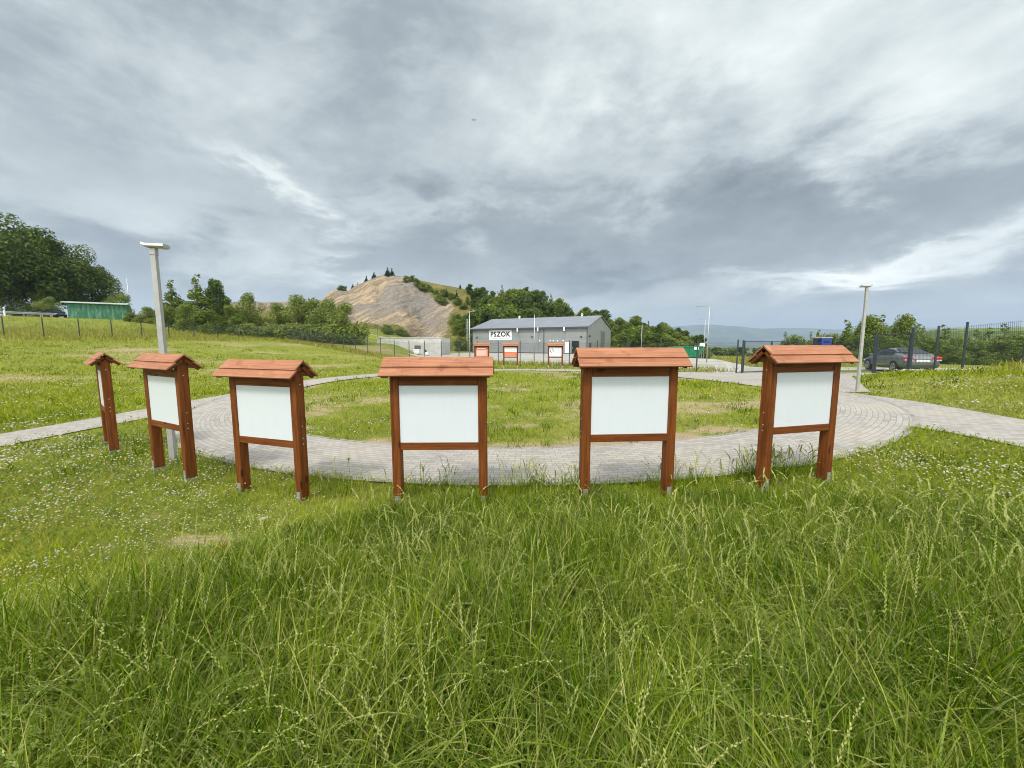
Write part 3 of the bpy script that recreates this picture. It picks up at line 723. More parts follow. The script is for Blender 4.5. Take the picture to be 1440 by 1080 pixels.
for px, Yc, mm, lab in ((1152, 31, simple('charcoal paint', (.03, .032, .036), .5), 'charcoal collection container with a pale rim beyond the fence'), (1161, 30.4, simple('blue paint', (.012, .045, .30), .45), 'bright blue collection container beyond the fence')):
    p = at(px, 474.5, Yc); z0 = g(p.x, Yc); H = p.z-z0
    o = empty('collection_container', (p.x, Yc, z0), lab, 'container', 'collection containers beyond the gate', R(-20))
    m = MB(); m.box(-.32, .32, -.3, .3, .08, H-.08, bev=.03); m.build('body', mm, o)
    m = MB(); m.box(-.35, .35, -.33, .33, H-.077, H, bev=.015); m.build('lid', LAMPGREY, o)
    m = MB(); m.box(-.2, .2, -.315, -.302, H-.42, H-.26); m.build('slot', BLACKP, o)

# ------------------------------------------------------------------ cars
def carpaint(name, col): return simple(name, col, .22, .55, .05, 2, .6)
CARG = carpaint('dark grey car paint', (.19, .205, .21)); GLASS = simple('car glass', (.012, .016, .018), .12, 0, .1, 1, .25)
TYRE = simple('tyre rubber', (.02, .02, .02), .85); RIM = simple('alloy rim', (.55, .56, .57), .3, .8); REDL = simple('red tail light', (.55, .012, .02), .2, 0, .1, 3, .6)
CHROME = simple('bright trim', (.6, .61, .62), .2, .9); LIGHTL = simple('clear lamp', (.62, .64, .66), .15, .2)
def make_car(label, cat, paint, loc, rz):
    o = empty('parked_car', loc, label, cat, None, rz)       # local +x is the front
    st = [  # x, bottom z, sill half width, belt z, belt half width, roof z, roof half width
        (-2.22, .42, .62, .62, .70, .64, .55), (-2.17, .30, .76, .88, .80, .90, .66), (-2.02, .25, .83, .98, .83, 1.03, .70), (-1.72, .23, .86, 1.00, .85, 1.09, .70), (-1.15, .22, .87, .99, .86, 1.30, .60),
        (-.65, .21, .88, .97, .87, 1.42, .58), (-.1, .21, .88, .95, .87, 1.46, .58), (.4, .21, .88, .93, .87, 1.42, .58), (.85, .21, .88, .91, .86, 1.24, .62), (1.3, .21, .87, .88, .84, .97, .70),
        (1.75, .22, .85, .80, .80, .84, .66), (2.1, .24, .80, .68, .74, .71, .58), (2.27, .32, .66, .52, .64, .54, .5)]
    V_ = []; nr = 14
    for x, zb, ws, zt, wt, zr, wr in st:
        half = [(0, zb), (ws*.8, zb), (ws, zb+.10), (ws+.015, (zb+zt)/2), (wt, zt), (wr*.5+wt*.5, (zt+zr)/2), (wr, zr-.015), (0, zr+.02)]
        ring = [(-a, b) for a, b in half[:0:-1]]+[(a, b) for a, b in half]
        ring = [(a, b) for a, b in half]+[(-a, b) for a, b in half[-2:0:-1]]
        V_ += [(x, a, b) for a, b in ring]
    F_ = []
    for i in range(len(st)-1):
        for k in range(nr): F_.append((i*nr+k, i*nr+(k+1) % nr, (i+1)*nr+(k+1) % nr, (i+1)*nr+k))
    F_ += [tuple(range(nr))[::-1], tuple(range((len(st)-1)*nr, len(st)*nr))]
    m = MB(); m.mesh(V_, F_); body = m.build('body', paint, o, True)
    sub = body.modifiers.new('s', 'SUBSURF'); sub.levels = sub.render_levels = 1
    # glass strips standing just proud of the cabin
    def row(i, side):
        x, zb, ws, zt, wt, zr, wr = st[i]; f0, f1 = .10, .86
        y0, z0_ = wt+(wr-wt)*f0, zt+(zr-zt)*f0; y1, z1_ = wt+(wr-wt)*f1, zt+(zr-zt)*f1
        return (x, side*(y0+.012), z0_+.004), (x, side*(y1+.012), z1_+.004)
    for side in (-1, 1):
        for a, b in ((4, 6), (6, 8)):
            m = MB(); r0 = [row(i, side) for i in range(a, b+1)]
            for q in range(len(r0)-1):
                p0, p1 = r0[q]; p2, p3 = r0[q+1]
                sh = .035
                if q == 0: p0 = (p0[0]+sh, p0[1], p0[2]); p1 = (p1[0]+sh, p1[1], p1[2])
                if q == len(r0)-2: p2 = (p2[0]-sh, p2[1], p2[2]); p3 = (p3[0]-sh, p3[1], p3[2])
                m.poly([p0, p2, p3, p1] if side < 0 else [p0, p1, p3, p2])
            m.build('side_window', GLASS, o)
    def glass(i, j, name):
        x0, _, _, _, _, z0_, w0 = st[i]; x1, _, _, _, _, z1_, w1 = st[j]; up = .03
        m = MB(); m.poly([(x0, -w0*.86, z0_+up), (x0, w0*.86, z0_+up), (x1, w1*.86, z1_+up), (x1, -w1*.86, z1_+up)]); return m.build(name, GLASS, o)
    glass(3, 5, 'rear_window'); glass(7, 9, 'windscreen')
    for sy in (-1, 1):
        m = MB(); m.box(-2.235, -2.05, *sorted((sy*.42, sy*.825)), .80, .95, bev=.03); m.build('tail_light', REDL, o)
        m = MB(); m.box(-2.24, -2.05, *sorted((sy*.42, sy*.82)), .735, .797, bev=.02); m.build('reversing_light', LIGHTL, o)
        m = MB(); m.box(1.98, 2.22, *sorted((sy*.48, sy*.76)), .56, .68, bev=.03); m.build('headlight', LIGHTL, o)
        m = MB(); m.box(.78, .93, *sorted((sy*.89, sy*1.06)), .93, 1.06, bev=.03); m.build('mirror', paint, o)
        for k in (-.2, .75): m = MB(); m.box(k-.28, k-.14, *sorted((sy*.885, sy*.91)), .80, .83); m.build('door_handle', CHROME, o)
        for wx in (-1.33, 1.37):
            m = MB(); m.tube([(wx, sy*.70, .315), (wx, sy*.895, .315)], .315, 24); w_ = m.build('wheel', TYRE, o)
            m = MB(); m.tube([(wx, sy*.897, .315), (wx, sy*.902, .315)], .055, 12)
            for k in range(6):
                M = Matrix.Translation((wx, 0, .315)) @ Matrix.Rotation(k*math.pi/3, 4, 'Y'); m.box(.05, .20, *sorted((sy*.896, sy*.901)), -.03, .03, M)
            m.tube([(wx+.215*math.cos(a), sy*.897, .315+.215*math.sin(a)) for a in np.linspace(0, 2*math.pi, 21)], .016, 5, False)
            m.build('rim', RIM, w_)
            m = MB(); m.mesh([(wx+rr*math.cos(a), sy*.893, .315+rr*math.sin(a)) for a in np.linspace(0, math.pi, 13) for rr in (.33, .385)], [(2*q, 2*q+1, 2*q+3, 2*q+2) for q in range(12)]); m.build('wheel_arch', TYRE, o)
    m = MB(); m.box(-2.255, -2.2, -.30, .30, .67, .79); m.build('number_plate', WHITE, o)
    m = MB(); m.box(-2.25, -2.16, -.43, .43, .81, .85); m.build('boot_trim', CHROME, o)
    m = MB(); m.box(-2.25, -2.1, -.72, .72, .46, .49); m.build('bumper_trim', DARKT, o)
    return o
th_ = math.atan2(.95, .317)
rear = Vector((23.15, 21.7)); cc = rear+Vector((.317, .95))*2.2
make_car('dark grey saloon car seen from its rear corner beyond the wicket gate', 'car', CARG, (cc.x, cc.y, g(cc.x, cc.y)+.03), th_)
p = at(1067, 512, 37); make_car('dark car half hidden behind the right notice board, beyond the double gate', 'car', carpaint('black car paint', (.03, .03, .033)), (p.x+1.2, 37, g(p.x, 37)), R(75))
p = at(76, 442, 66); make_car('small black parked car at the roadside left of the green shed', 'car', carpaint('black car paint', (.03, .03, .033)), (p.x, 66, g(p.x, 66)), R(-20))

# ------------------------------------------------------------------ left skyline: shed, guard rail, road
def _shed(t):
    oc = OC(t); sp = t.n('ShaderNodeSeparateXYZ', {0: oc}); rib = t.m('PINGPONG', sp.outputs[0], .14)
    n = t.noise(t.n('ShaderNodeVectorMath', {0: oc, 1: (3, 3, .5)}, operation='MULTIPLY').outputs[0], 1.2, 6, .7)
    c = t.ramp(n, [(.3, (.012, .075, .032)), (.48, (.025, .125, .06)), (.6, (.09, .20, .13)), (.75, (.20, .27, .22))])
    out(t, prin(t, c, .6, bump=rib, bs=.7, bd=.06))
SHED = mat('weathered green sheet', _shed)
p0 = at(96, 446, 60); p1 = at(180, 446, 63)
sa = math.atan2(p1.y-p0.y, p1.x-p0.x); Ls = math.dist(p0[:2], p1[:2]); zs = min(g(p0.x, p0.y), g(p1.x, p1.y))
sh = empty('green_shed', (p0.x, p0.y, zs), 'long low green corrugated shed with a flat roof, under the big trees', 'shed', None, sa)
MB().box(0, Ls, 0, 1.3, -.5, 2.45).build('wall', SHED, sh)
m = MB(); V_ = [(-.5, -.4, 2.5), (Ls+.2, -.4, 2.46), (Ls+.2, 1.6, 2.66), (-.5, 1.6, 2.7)]; m.mesh(V_+[(x, y, z+.14) for x, y, z in V_], [(3, 2, 1, 0), (4, 5, 6, 7), (0, 1, 5, 4), (1, 2, 6, 5), (2, 3, 7, 6), (3, 0, 4, 7)]); m.build('roof', simple('pale roof edge', (.42, .50, .46), .6), sh)
rp = [at(px, 450, Y) for px, Y in ((-60, 50), (10, 54), (60, 58), (92, 62))]
rl = [(p.x, p.y) for p in rp]; A = resample(rl, 20)
sheet('road', [[tuple(a), (a[0]-1.5, a[1]+1.6), (a[0]-3., a[1]+3.2)] for a in A], YARD, .05)
gr = empty('guard_rail', (A[0][0], A[0][1], 0), 'galvanised guard rail along the road at the far left', 'guard rail')
m = MB(); ga = A-np.array([.9, -.9])
gp = [(x-A[0][0], y-A[0][1], g(x, y)) for x, y in ga[:17]]
for (x, y, z), (x2, y2, z2) in zip(gp[:-1], gp[1:]):
    prof = [(.0, .42), (.05, .47), (.0, .52), (.0, .58), (.05, .63), (.0, .70)]
    for (o1, h1), (o2, h2) in zip(prof[:-1], prof[1:]): m.poly([(x+o1, y-o1, z+h1), (x2+o1, y2-o1, z2+h1), (x2+o2, y2-o2, z2+h2), (x+o2, y-o2, z+h2)])
m.build('rail', GALV, gr)
for x, y, z in gp[::3]: MB().box(x-.06, x, y+.02, y+.08, z-.2, z+.68).build('post', GALV, gr)
p = at(7, 446, 50); z0 = g(p.x, 50); o = empty('marker_post', (p.x, 50, z0), 'white roadside marker post beside the guard rail', 'marker post')
m = MB(); m.box(-.07, .07, -.05, .05, 0, 1.15); m.build('post', WHITE, o); m = MB(); m.box(-.072, .072, -.053, -.0505, .8, .95); m.build('stripe', DARKT, o)

# ------------------------------------------------------------------ quarry hill
Yr = 125.
sil = [(200, 445), (300, 436), (360, 427), (440, 425), (478, 421), (500, 409), (530, 393), (545, 388.5), (575, 392), (610, 400), (650, 407), (690, 418), (740, 430), (800, 440), (870, 453), (930, 466), (985, 478), (1040, 487)]
sx_ = np.array([(p-720)/F_PX*Yr for p, _ in sil]); sz_ = np.array([EYE+(482.6-q)*Yr/F_PX for _, q in sil])
nx, ny = 440, 200
hxs = np.linspace(-150, 70, nx); hys = np.linspace(84, 260, ny)**1.0
hX, hY = np.meshgrid(hxs, hys, indexing='ij')
base = G(hX, hY)
Hr = np.interp(hX, sx_, sz_)
for _ in range(2): Hr[1:-1] = (Hr[:-2]+2*Hr[1:-1]+Hr[2:])/4
start = 92+3*(fbm(hX*.06, hX*0+3, 3)-.5)*6
tq = np.clip((hY-start)/(Yr-start), 0, 1)
prof = np.where(hY < Yr, .72*tq**.85+.28*ss(tq, 0, 1), 1-.65*ss(hY, Yr+4, 260))
edge = ss(hX, -150, -125)*ss(hX, 70, 55)
Hh = (Hr-base)*prof*edge
u_ = .75*hX+.66*hY*.3
str_ = fbm(hX*.13+hY*.03, hY*.09-hX*.05, 5)
rockm = ss(hX, -56, -50)*ss(hX, -14, -20)*ss(tq, .02, .1)*ss(tq, 1.0, .96)
rockm = np.maximum(rockm*ss(tq+.35*ss(hX, -36, -22), 1.12, .98), .9*ss(hX, -62, -66)*ss(hX, -100, -90)*ss(tq, .45, .6)*ss(tq, 1, .95))
Hh = Hh+(str_-.5)*(4.0*rockm+.6)*ss(tq, 0, .2)*ss(np.abs(hY-Yr), 0, 9)+rockm*1.6*(fbm(hX*.55, hY*.4, 4)-.5)*ss(np.abs(hY-Yr), 0, 6)
gul = 1-np.abs(2*fbm(hX*.16+hY*.05+fbm(hX*.1, hY*.1, 3)*1.5, hY*.035+4, 4)-1)
Hh = Hh-rockm*3.2*(gul-.75)*ss(np.abs(hY-Yr), 0, 7)
hzv = base-.6+Hh+.6*ss(tq, 0, .1)
V = np.stack([hX, hY, hzv], -1).reshape(-1, 3); ii = np.arange(nx*ny).reshape(nx, ny)
F = np.stack([ii[:-1, :-1], ii[1:, :-1], ii[1:, 1:], ii[:-1, 1:]], -1).reshape(-1, 4)
def _hill(t):
    pos = t.n('ShaderNodeNewGeometry').outputs['Position']; rk = t.n('ShaderNodeAttribute', attribute_name='rock').outputs['Fac']
    n = t.noise(pos, .25, 8, .7); n2 = t.noise(pos, 1.4, 6, .7)
    rot = t.n('ShaderNodeVectorRotate', {'Vector': pos, 'Angle': R(38)}, rotation_type='Y_AXIS').outputs[0]
    stv = t.n('ShaderNodeVectorMath', {0: rot, 1: (.06, .12, .75)}, operation='MULTIPLY').outputs[0]
    st_ = t.noise(stv, 1.0, 7, .65, .7); big = t.noise(pos, .055, 4, .6)
    c = t.ramp(st_, [(.28, (.13, .11, .085)), (.40, (.30, .225, .145)), (.48, (.24, .205, .16)), (.56, (.52, .39, .25)), (.64, (.30, .24, .17)), (.76, (.48, .36, .23))])
    grey = t.ramp(n2, [(.3, (.17, .16, .15)), (.7, (.30, .28, .255))])
    c = t.mix(t.sm(big, .46, .60, .0, .8), c, grey)
    bo = t.noise(pos, 2.6, 3, .8); c = t.mix(t.sm(bo, .56, .66, 0., .6), c, (.55, .44, .31)); c = t.mix(t.sm(bo, .44, .34, 0., .6), c, (.10, .085, .065))
    gc = t.ramp(n2, [(.3, (.075, .095, .02)), (.5, (.15, .155, .04)), (.72, (.25, .20, .085))])
    gc = t.mix(t.sm(n, .45, .6, 0., .8), gc, (.27, .20, .085))
    f = t.sm(t.m('ADD', rk, t.m('MULTIPLY', t.m('SUBTRACT', n, .5), 1.1)), .38, .6)
    c = t.mix(f, gc, c)
    out(t, prin(t, c, .95, bump=t.m('ADD', st_, t.m('MULTIPLY', n2, .6)), bs=1., bd=1.4, spec=.1))
ho = npmesh('quarry_hill', V, F, mat('quarry hill', _hill), attr={'rock': rockm.ravel()}); tag(ho, kind='structure')
def hillz(x, y):
    i = (x+150)/220*(nx-1); j = (y-84)/176*(ny-1)
    if 0 <= i < nx-1 and 0 <= j < ny-1: return max(float(hzv[int(i), int(j)]), g(x, y))
    return g(x, y)

# distant hills and mountains -------------------------------------
def ridge_mesh(name, Yd, pts, depth, m, amp, seed, n=160):
    xs = np.linspace(pts[0][0], pts[-1][0], n); pz = np.interp(xs, [p for p, _ in pts], [q for _, q in pts])
    wx = (xs-720)/F_PX*Yd; wz = EYE+(482.6-pz)*Yd/F_PX
    rr = np.linspace(-1, 1, 25); A, B = np.meshgrid(wx, rr, indexing='ij')
    top = np.repeat(wz[:, None], 25, 1)+amp*(fbm(A/Yd*18+seed, B*2+seed, 5)-.5)
    zz_ = -60+(top+60)*np.cos(B*math.pi/2)**.8
    V = np.stack([A, Yd+B*depth, zz_], -1).reshape(-1, 3); ii = np.arange(n*25).reshape(n, 25)
    F = np.stack([ii[:-1, :-1], ii[1:, :-1], ii[1:, 1:], ii[:-1, 1:]], -1).reshape(-1, 4)
    o = npmesh(name, V, F, m, smooth=True); tag(o, kind='structure')
def _far(t):
    pos = t.n('ShaderNodeNewGeometry').outputs['Position']; n = t.noise(pos, .004, 6, .6); n2 = t.noise(pos, .02, 4)
    out(t, prin(t, t.mix(t.m('MULTIPLY', n2, .5), t.ramp(n, [(.42, (.03, .05, .025)), (.5, (.09, .13, .045)), (.6, (.16, .17, .07))], 'CONSTANT'), (.04, .06, .03)), .95, spec=.1))
FARM = mat('distant woods and fields', _far)
ridge_mesh('distant_hills', 1900, [(840, 492), (960, 487), (1030, 488), (1090, 491), (1130, 493), (1240, 489), (1400, 484), (1600, 480)], 500, FARM, 14, 3)
ridge_mesh('distant_hills', 3600, [(700, 484), (900, 482), (980, 485), (1100, 487), (1250, 483), (1500, 478)], 800, FARM, 16, 8)
ridge_mesh('mountains', 7200, [(780, 478), (900, 466), (940, 461), (985, 457), (1020, 459), (1060, 463), (1110, 462), (1160, 464), (1250, 460), (1400, 466), (1700, 470)], 1500, FARM, 30, 5)

# ------------------------------------------------------------------ trees
LEAF1 = leafmat('broadleaf foliage dark', (.026, .050, .006), (.068, .115, .012), (.145, .195, .03), None, .28, .55, .25, .25)
LEAF2 = leafmat('broadleaf foliage', (.055, .095, .010), (.130, .185, .020), (.22, .27, .045), None, .33, .55, .25, .3)
LEAF3 = leafmat('pale willow foliage', (.075, .12, .018), (.165, .215, .035), (.27, .31, .08), None, .35, .55, .25, .4)
LEAF4 = leafmat('conifer foliage', (.014, .032, .012), (.030, .058, .020), (.062, .098, .030), None, .1, .6, .2, .4)
def leaves(blobs, n, size, seed, flat=1.):
    r = np.random.default_rng(seed); B = np.array(blobs); wgt = B[:, 3]**2; wgt /= wgt.sum()
    k = r.choice(len(B), n, p=wgt); dv = r.normal(size=(n, 3)); dv /= np.linalg.norm(dv, axis=1)[:, None]
    rad = B[k, 3]*(.45+.6*r.random(n)**.6)
    c = B[k, :3]+dv*rad[:, None]*np.array([1, 1, flat])
    nrm = dv+r.normal(size=(n, 3))*.55+np.array([0, 0, .35]); nrm /= np.linalg.norm(nrm, axis=1)[:, None]
    a = np.cross(nrm, r.normal(size=(n, 3))); a /= np.linalg.norm(a, axis=1)[:, None]; b = np.cross(nrm, a)
    sz = size*(.55+.9*r.random(n))[:, None]
    V = np.stack([c-a*sz, c-b*sz*.5+nrm*sz*.1, c+a*sz, c+b*sz*.5+nrm*sz*.1], 1).reshape(-1, 3)
    return V, np.arange(4*n).reshape(n, 4)
def broad_blobs(h, w, seed, n=26, low=.22, pw=1.):
    r = random.Random(seed); bl = []
    for i in range(n):
        tz = low+(1-low)*(i+.5)/n; env = math.sin(math.pi*min(1, max(.04, (tz-low*.6)/(1-low*.6)))**pw)**.65
        a = r.random()*6.28; q = w*.5*env*r.uniform(.25, .85); br = w*r.uniform(.12, .22)*(.6+.5*env)
        bl.append((q*math.cos(a), q*math.sin(a), min(h*tz, h-br*.7), br))
    return bl
def cone_blobs(h, w, seed):
    r = random.Random(seed); bl = []
    n = 22
    for i in range(n):
        tz = .1+.9*i/n; e_ = (1-tz)*w*.5
        for k in range(3 if tz < .75 else 1):
            a = r.random()*6.28; bl.append((e_*.7*math.cos(a), e_*.7*math.sin(a), h*tz, max(.12*w*.6, e_*.5)))
    return bl
TP = {}
def tree_proto(key, h, w, kind, lm, nl, size, seed):
    bl = cone_blobs(h, w, seed) if kind == 'cone' else broad_blobs(h, w, seed, 30 if kind == 'broad' else 22, .22 if kind == 'broad' else .06, 1. if kind == 'broad' else .8)
    V, F = leaves(bl, nl, size, seed)
    cr = npmesh('crown', V, F, lm); tr = MB(); r = random.Random(seed)
    tr.tube([(0, 0, -.6), (.02*h*.3, 0, h*.3), (-.01*h, .01*h, h*.6), (0, 0, h*.86)], [h*.022, h*.017, h*.011, h*.004], 7)
    for x, y, z, b in bl[::3]: tr.tube([(0, 0, max(.1, z*.62)), (x*.5, y*.5, z*.82), (x, y, z)], [h*.009, h*.006, h*.002], 5)
    tk = tr.build('trunk', BARK, None, True); C.objects.unlink(cr); C.objects.unlink(tk); TP[key] = (cr.data, tk.data, h)
    bpy.data.objects.remove(cr); bpy.data.objects.remove(tk)
def tree(name, key, x, y, h, rz, label, cat='tree', group=None, z=None, wx=1.):
    cr, tk, ph = TP[key]; s = h/ph
    o = empty(name, (x, y, hillz(x, y) if z is None else z), label, cat, group, rz); o.scale = (s*wx, s*wx, s)
    put(bpy.data.objects.new('crown', cr), o); put(bpy.data.objects.new('trunk', tk), o); return o
tree_proto('big', 16, 13, 'broad', LEAF1, 15000, .24, 1); tree_proto('big2', 15, 11, 'broad', LEAF1, 13000, .23, 2)
tree_proto('mid', 8, 6, 'broad', LEAF2, 6500, .17, 3); tree_proto('mid2', 8, 5.2, 'broad', LEAF1, 6500, .17, 4)
tree_proto('scrub', 2.0, 3.0, 'bush', LEAF3, 3000, .10, 15); tree_proto('bush', 4.5, 4.6, 'bush', LEAF2, 5500, .11, 5); tree_proto('willow', 5, 4.4, 'bush', LEAF3, 6500, .11, 6)
tree_proto('wood', 9, 7, 'broad', LEAF1, 3600, .30, 7); tree_proto('wood2', 9, 7.5, 'broad', LEAF2, 3600, .30, 8); tree_proto('wood3', 10, 6, 'broad', LEAF1, 3600, .30, 9)
tree_proto('fir', 7, 3.2, 'cone', LEAF4, 2200, .20, 10); tree_proto('larch', 7, 3.6, 'cone', LEAF2, 3800, .14, 11)
rr_ = random.Random(8)
def tp(name, key, px, ytop, Y, label, cat='tree', group=None, wx=1., sink=0.):
    p = at(px, ytop, Y); z = hillz(p.x, Y); return tree(name, key, p.x, Y, max(1.2, p.z-z+sink), rr_.random()*6.28, label, cat, group, z-sink, wx)
# big trees at the left
tp('oak_tree', 'big', -28, 292, 68, 'tallest dark broadleaf tree, cut by the left edge of the photo', 'tree', 'dark trees on the left skyline')
tp('oak_tree', 'big2', 40, 322, 72, 'dark broadleaf tree with a round top, second from the left edge', 'tree', 'dark trees on the left skyline', 1.05)
tp('oak_tree', 'big', 88, 341, 76, 'dark broadleaf tree directly behind the left end of the green shed', 'tree', 'dark trees on the left skyline', .9)
tp('oak_tree', 'big2', 124, 372, 78, 'lower dark tree rising over the middle of the green shed', 'tree', 'dark trees on the left skyline', .95)
tp('oak_tree', 'big2', -95, 300, 70, 'dark tree partly out of the picture, beyond the left edge', 'tree', 'dark trees on the left skyline')
for px, yt, Y, lab in ((15, 415, 69, 'dark shrub behind the guard rail under the tallest tree'), (48, 412, 70, 'dark shrub behind the guard rail, left of the pale bush'), (70, 418, 68, 'pale feathery bush behind the small black car')):
    tp('shrub', 'willow' if px == 70 else 'bush', px, yt, Y, lab, 'shrub', 'shrubs by the left road', 1.2)
tp('shrub', 'bush', 170, 413, 71, 'small tree top peeping over the right end of the shed roof', 'shrub', 'shrubs by the left road')
# thicket right of the left lamp
for i, (px, yt, Y, k, wx, lab) in enumerate([(207, 432, 58, 'willow', 1.3, 'pale bush between the shed and the left lamp post'), (240, 393, 61, 'larch', 1.5, 'leafy tree just right of the left lamp pole'), (276, 385, 60, 'larch', 1.5, 'tallest pointed tree of the thicket right of the left lamp'), (303, 394, 62, 'mid2', .75, 'dark tree at the right of the left thicket'),
      (232, 430, 56, 'bush', 1.2, 'low bush in front of the leafy tree by the left lamp'), (262, 428, 55, 'bush', 1.2, 'grey-green bush at the middle of the left thicket'), (292, 436, 55, 'bush', 1.25, 'dark low bush at the right foot of the left thicket'), (322, 430, 57, 'bush', 1., 'low bush between the dark thicket and the single upright tree'),
      (349, 413, 60, 'willow', .8, 'single upright light green tree right of the left thicket'), (390, 427, 62, 'willow', 1., 'round pale bush standing alone before the earth ridge'), (180, 440, 57, 'bush', 1.5, 'low bushy growth in front of the green shed'),
      (418, 416, 62, 'willow', .9, 'upright light green bush left of the quarry'), (440, 421, 61, 'bush', .9, 'bush in the middle of the clump left of the quarry'), (462, 422, 60, 'willow', .95, 'pale bush in the clump left of the quarry face'), (484, 427, 58, 'willow', 1.05, 'pale spreading bush with bare twigs at the quarry foot')]):
    tp('willow_bush' if k == 'willow' else ('tree' if k in ('mid2', 'larch') else 'shrub'), k, px, yt, Y, lab, 'tree' if k in ('mid2', 'larch') else 'shrub', 'trees and bushes behind the left fence', wx, .4)
# scrub row at the fence foot
for i in range(26):
    px = 205+i*11.5+rr_.uniform(-4, 4)
    if px > 500: break
    tp('scrub', 'scrub', px, rr_.uniform(455, 465), 57-.01*i, 'low green scrub growing along the foot of the left fence', 'shrub', 'low scrub along the left fence', 1.25, .3)
# conifers and shrubs on the quarry crest
for px, yt, Y, lab in [(481, 405, 123, 'lone round tree on the left shoulder of the quarry hill'), (496, 402, 124, 'small fir on the left crest of the quarry hill'), (503, 400, 124, 'second small fir on the left crest of the quarry hill'), (515, 391, 124, 'fir just below the peak on the left'), (526, 385, 124, 'taller fir left of the peak'), (545, 379, 124, 'left fir of the pair on the very peak'), (551, 380, 125, 'right fir of the pair on the very peak')]:
    tp('fir_tree', 'fir' if px != 481 else 'mid2', px, yt-3, Y, lab, 'tree', 'small trees on the quarry crest', 1.7, .8)
for px, yt, Y, lab in [(580, 393, 122, 'small fir right of the peak on the grassy slope'), (587, 394, 122, 'second small fir on the grassy slope'), (598, 397, 121, 'third small fir on the grassy slope'), (628, 406, 116, 'fir low on the grassy slope above the scree'), (642, 408, 116, 'fir low on the grassy slope near the wood'), (647, 399, 124, 'single fir at the edge of the wood on the skyline')]:
    tp('fir_tree', 'fir', px, yt, Y, lab, 'tree', 'small firs on the grassy quarry slope', 1.2)
for i in range(22):
    f_ = rr_.random(); px = 560+f_*90+rr_.uniform(-8, 8); Y = 121-f_*10+rr_.uniform(-2, 2); p = at(px, 400, Y)
    tree('scrub', rr_.choice(['bush', 'willow']), p.x, Y, rr_.uniform(1.2, 2.6), rr_.random()*6, 'green scrub on the upper right edge of the quarry face', 'shrub', 'scrub on the quarry slope', None, 1.5)
for i in range(16):
    px = 640+rr_.random()*45; Y = rr_.uniform(88, 104); p = at(px, 450, Y)
    tree('scrub', 'bush', p.x, Y, rr_.uniform(2.5, 4.5), rr_.random()*6, 'light green bush left of the hall below the wood', 'shrub', 'bushes left of the hall', None, 1.3)
for i in range(9):
    px = 520+rr_.random()*50; p = at(px, 470, 80+rr_.random()*5)
    tree('scrub', 'bush', p.x, p.y, rr_.uniform(1., 1.9), rr_.random()*6, 'low green scrub at the foot of the quarry face', 'shrub', 'scrub at the quarry foot', None, 1.6)
# the wood behind the hall
crest = [(640, 418), (665, 400), (700, 392), (730, 396), (760, 402), (785, 408), (800, 424), (830, 430), (870, 444), (905, 456), (950, 469), (985, 480), (1000, 486)]
cx_, cy_ = zip(*crest)
nw = 0
for i in range(150):
    px = 655+(i+rr_.random())/150*335; lvl = rr_.random()**.8; Y = 122-lvl*26 if px < 860 else 116-lvl*30
    yt = np.interp(px, cx_, cy_)+lvl*38*(1-.45*ss(px, 800, 980))+rr_.uniform(-2, 6)
    p = at(px, yt, Y); z = hillz(p.x, Y); h = p.z-z
    if h < 3: h = rr_.uniform(3, 5)
    h = min(h, 12.5)
    k = rr_.choice(['wood', 'wood3', 'wood2', 'wood', 'larch', 'wood3']) if px < 810 else rr_.choice(['wood', 'wood2', 'wood2', 'wood3'])
    tree('woodland_tree', k, p.x, Y, h, rr_.random()*6.28, 'green tree in the wood on the slope behind the grey hall', 'tree', 'trees of the wood behind the hall', z-.3, rr_.uniform(.9, 1.25)*(1.2 if h < 6 else 1))
tp('fir_tree', 'fir', 912, 451, 108, 'lone pointed fir standing above the wood right of the hall', 'tree', None, 1.)
# dark firs at the end of the access road and in the valley
for i, px in enumerate([952, 960, 967, 975, 983, 990, 1003, 1010, 1018, 1030, 1040, 1052, 1060, 1075, 1090, 1100]):
    tp('valley_tree', 'fir' if i % 3 != 1 else 'wood', px, rr_.uniform(478, 491) if px < 1000 else rr_.uniform(488, 499), rr_.uniform(95, 130), 'dark tree in the valley beyond the gate', 'tree', 'dark trees in the valley beyond the gate', 1.4, 2)
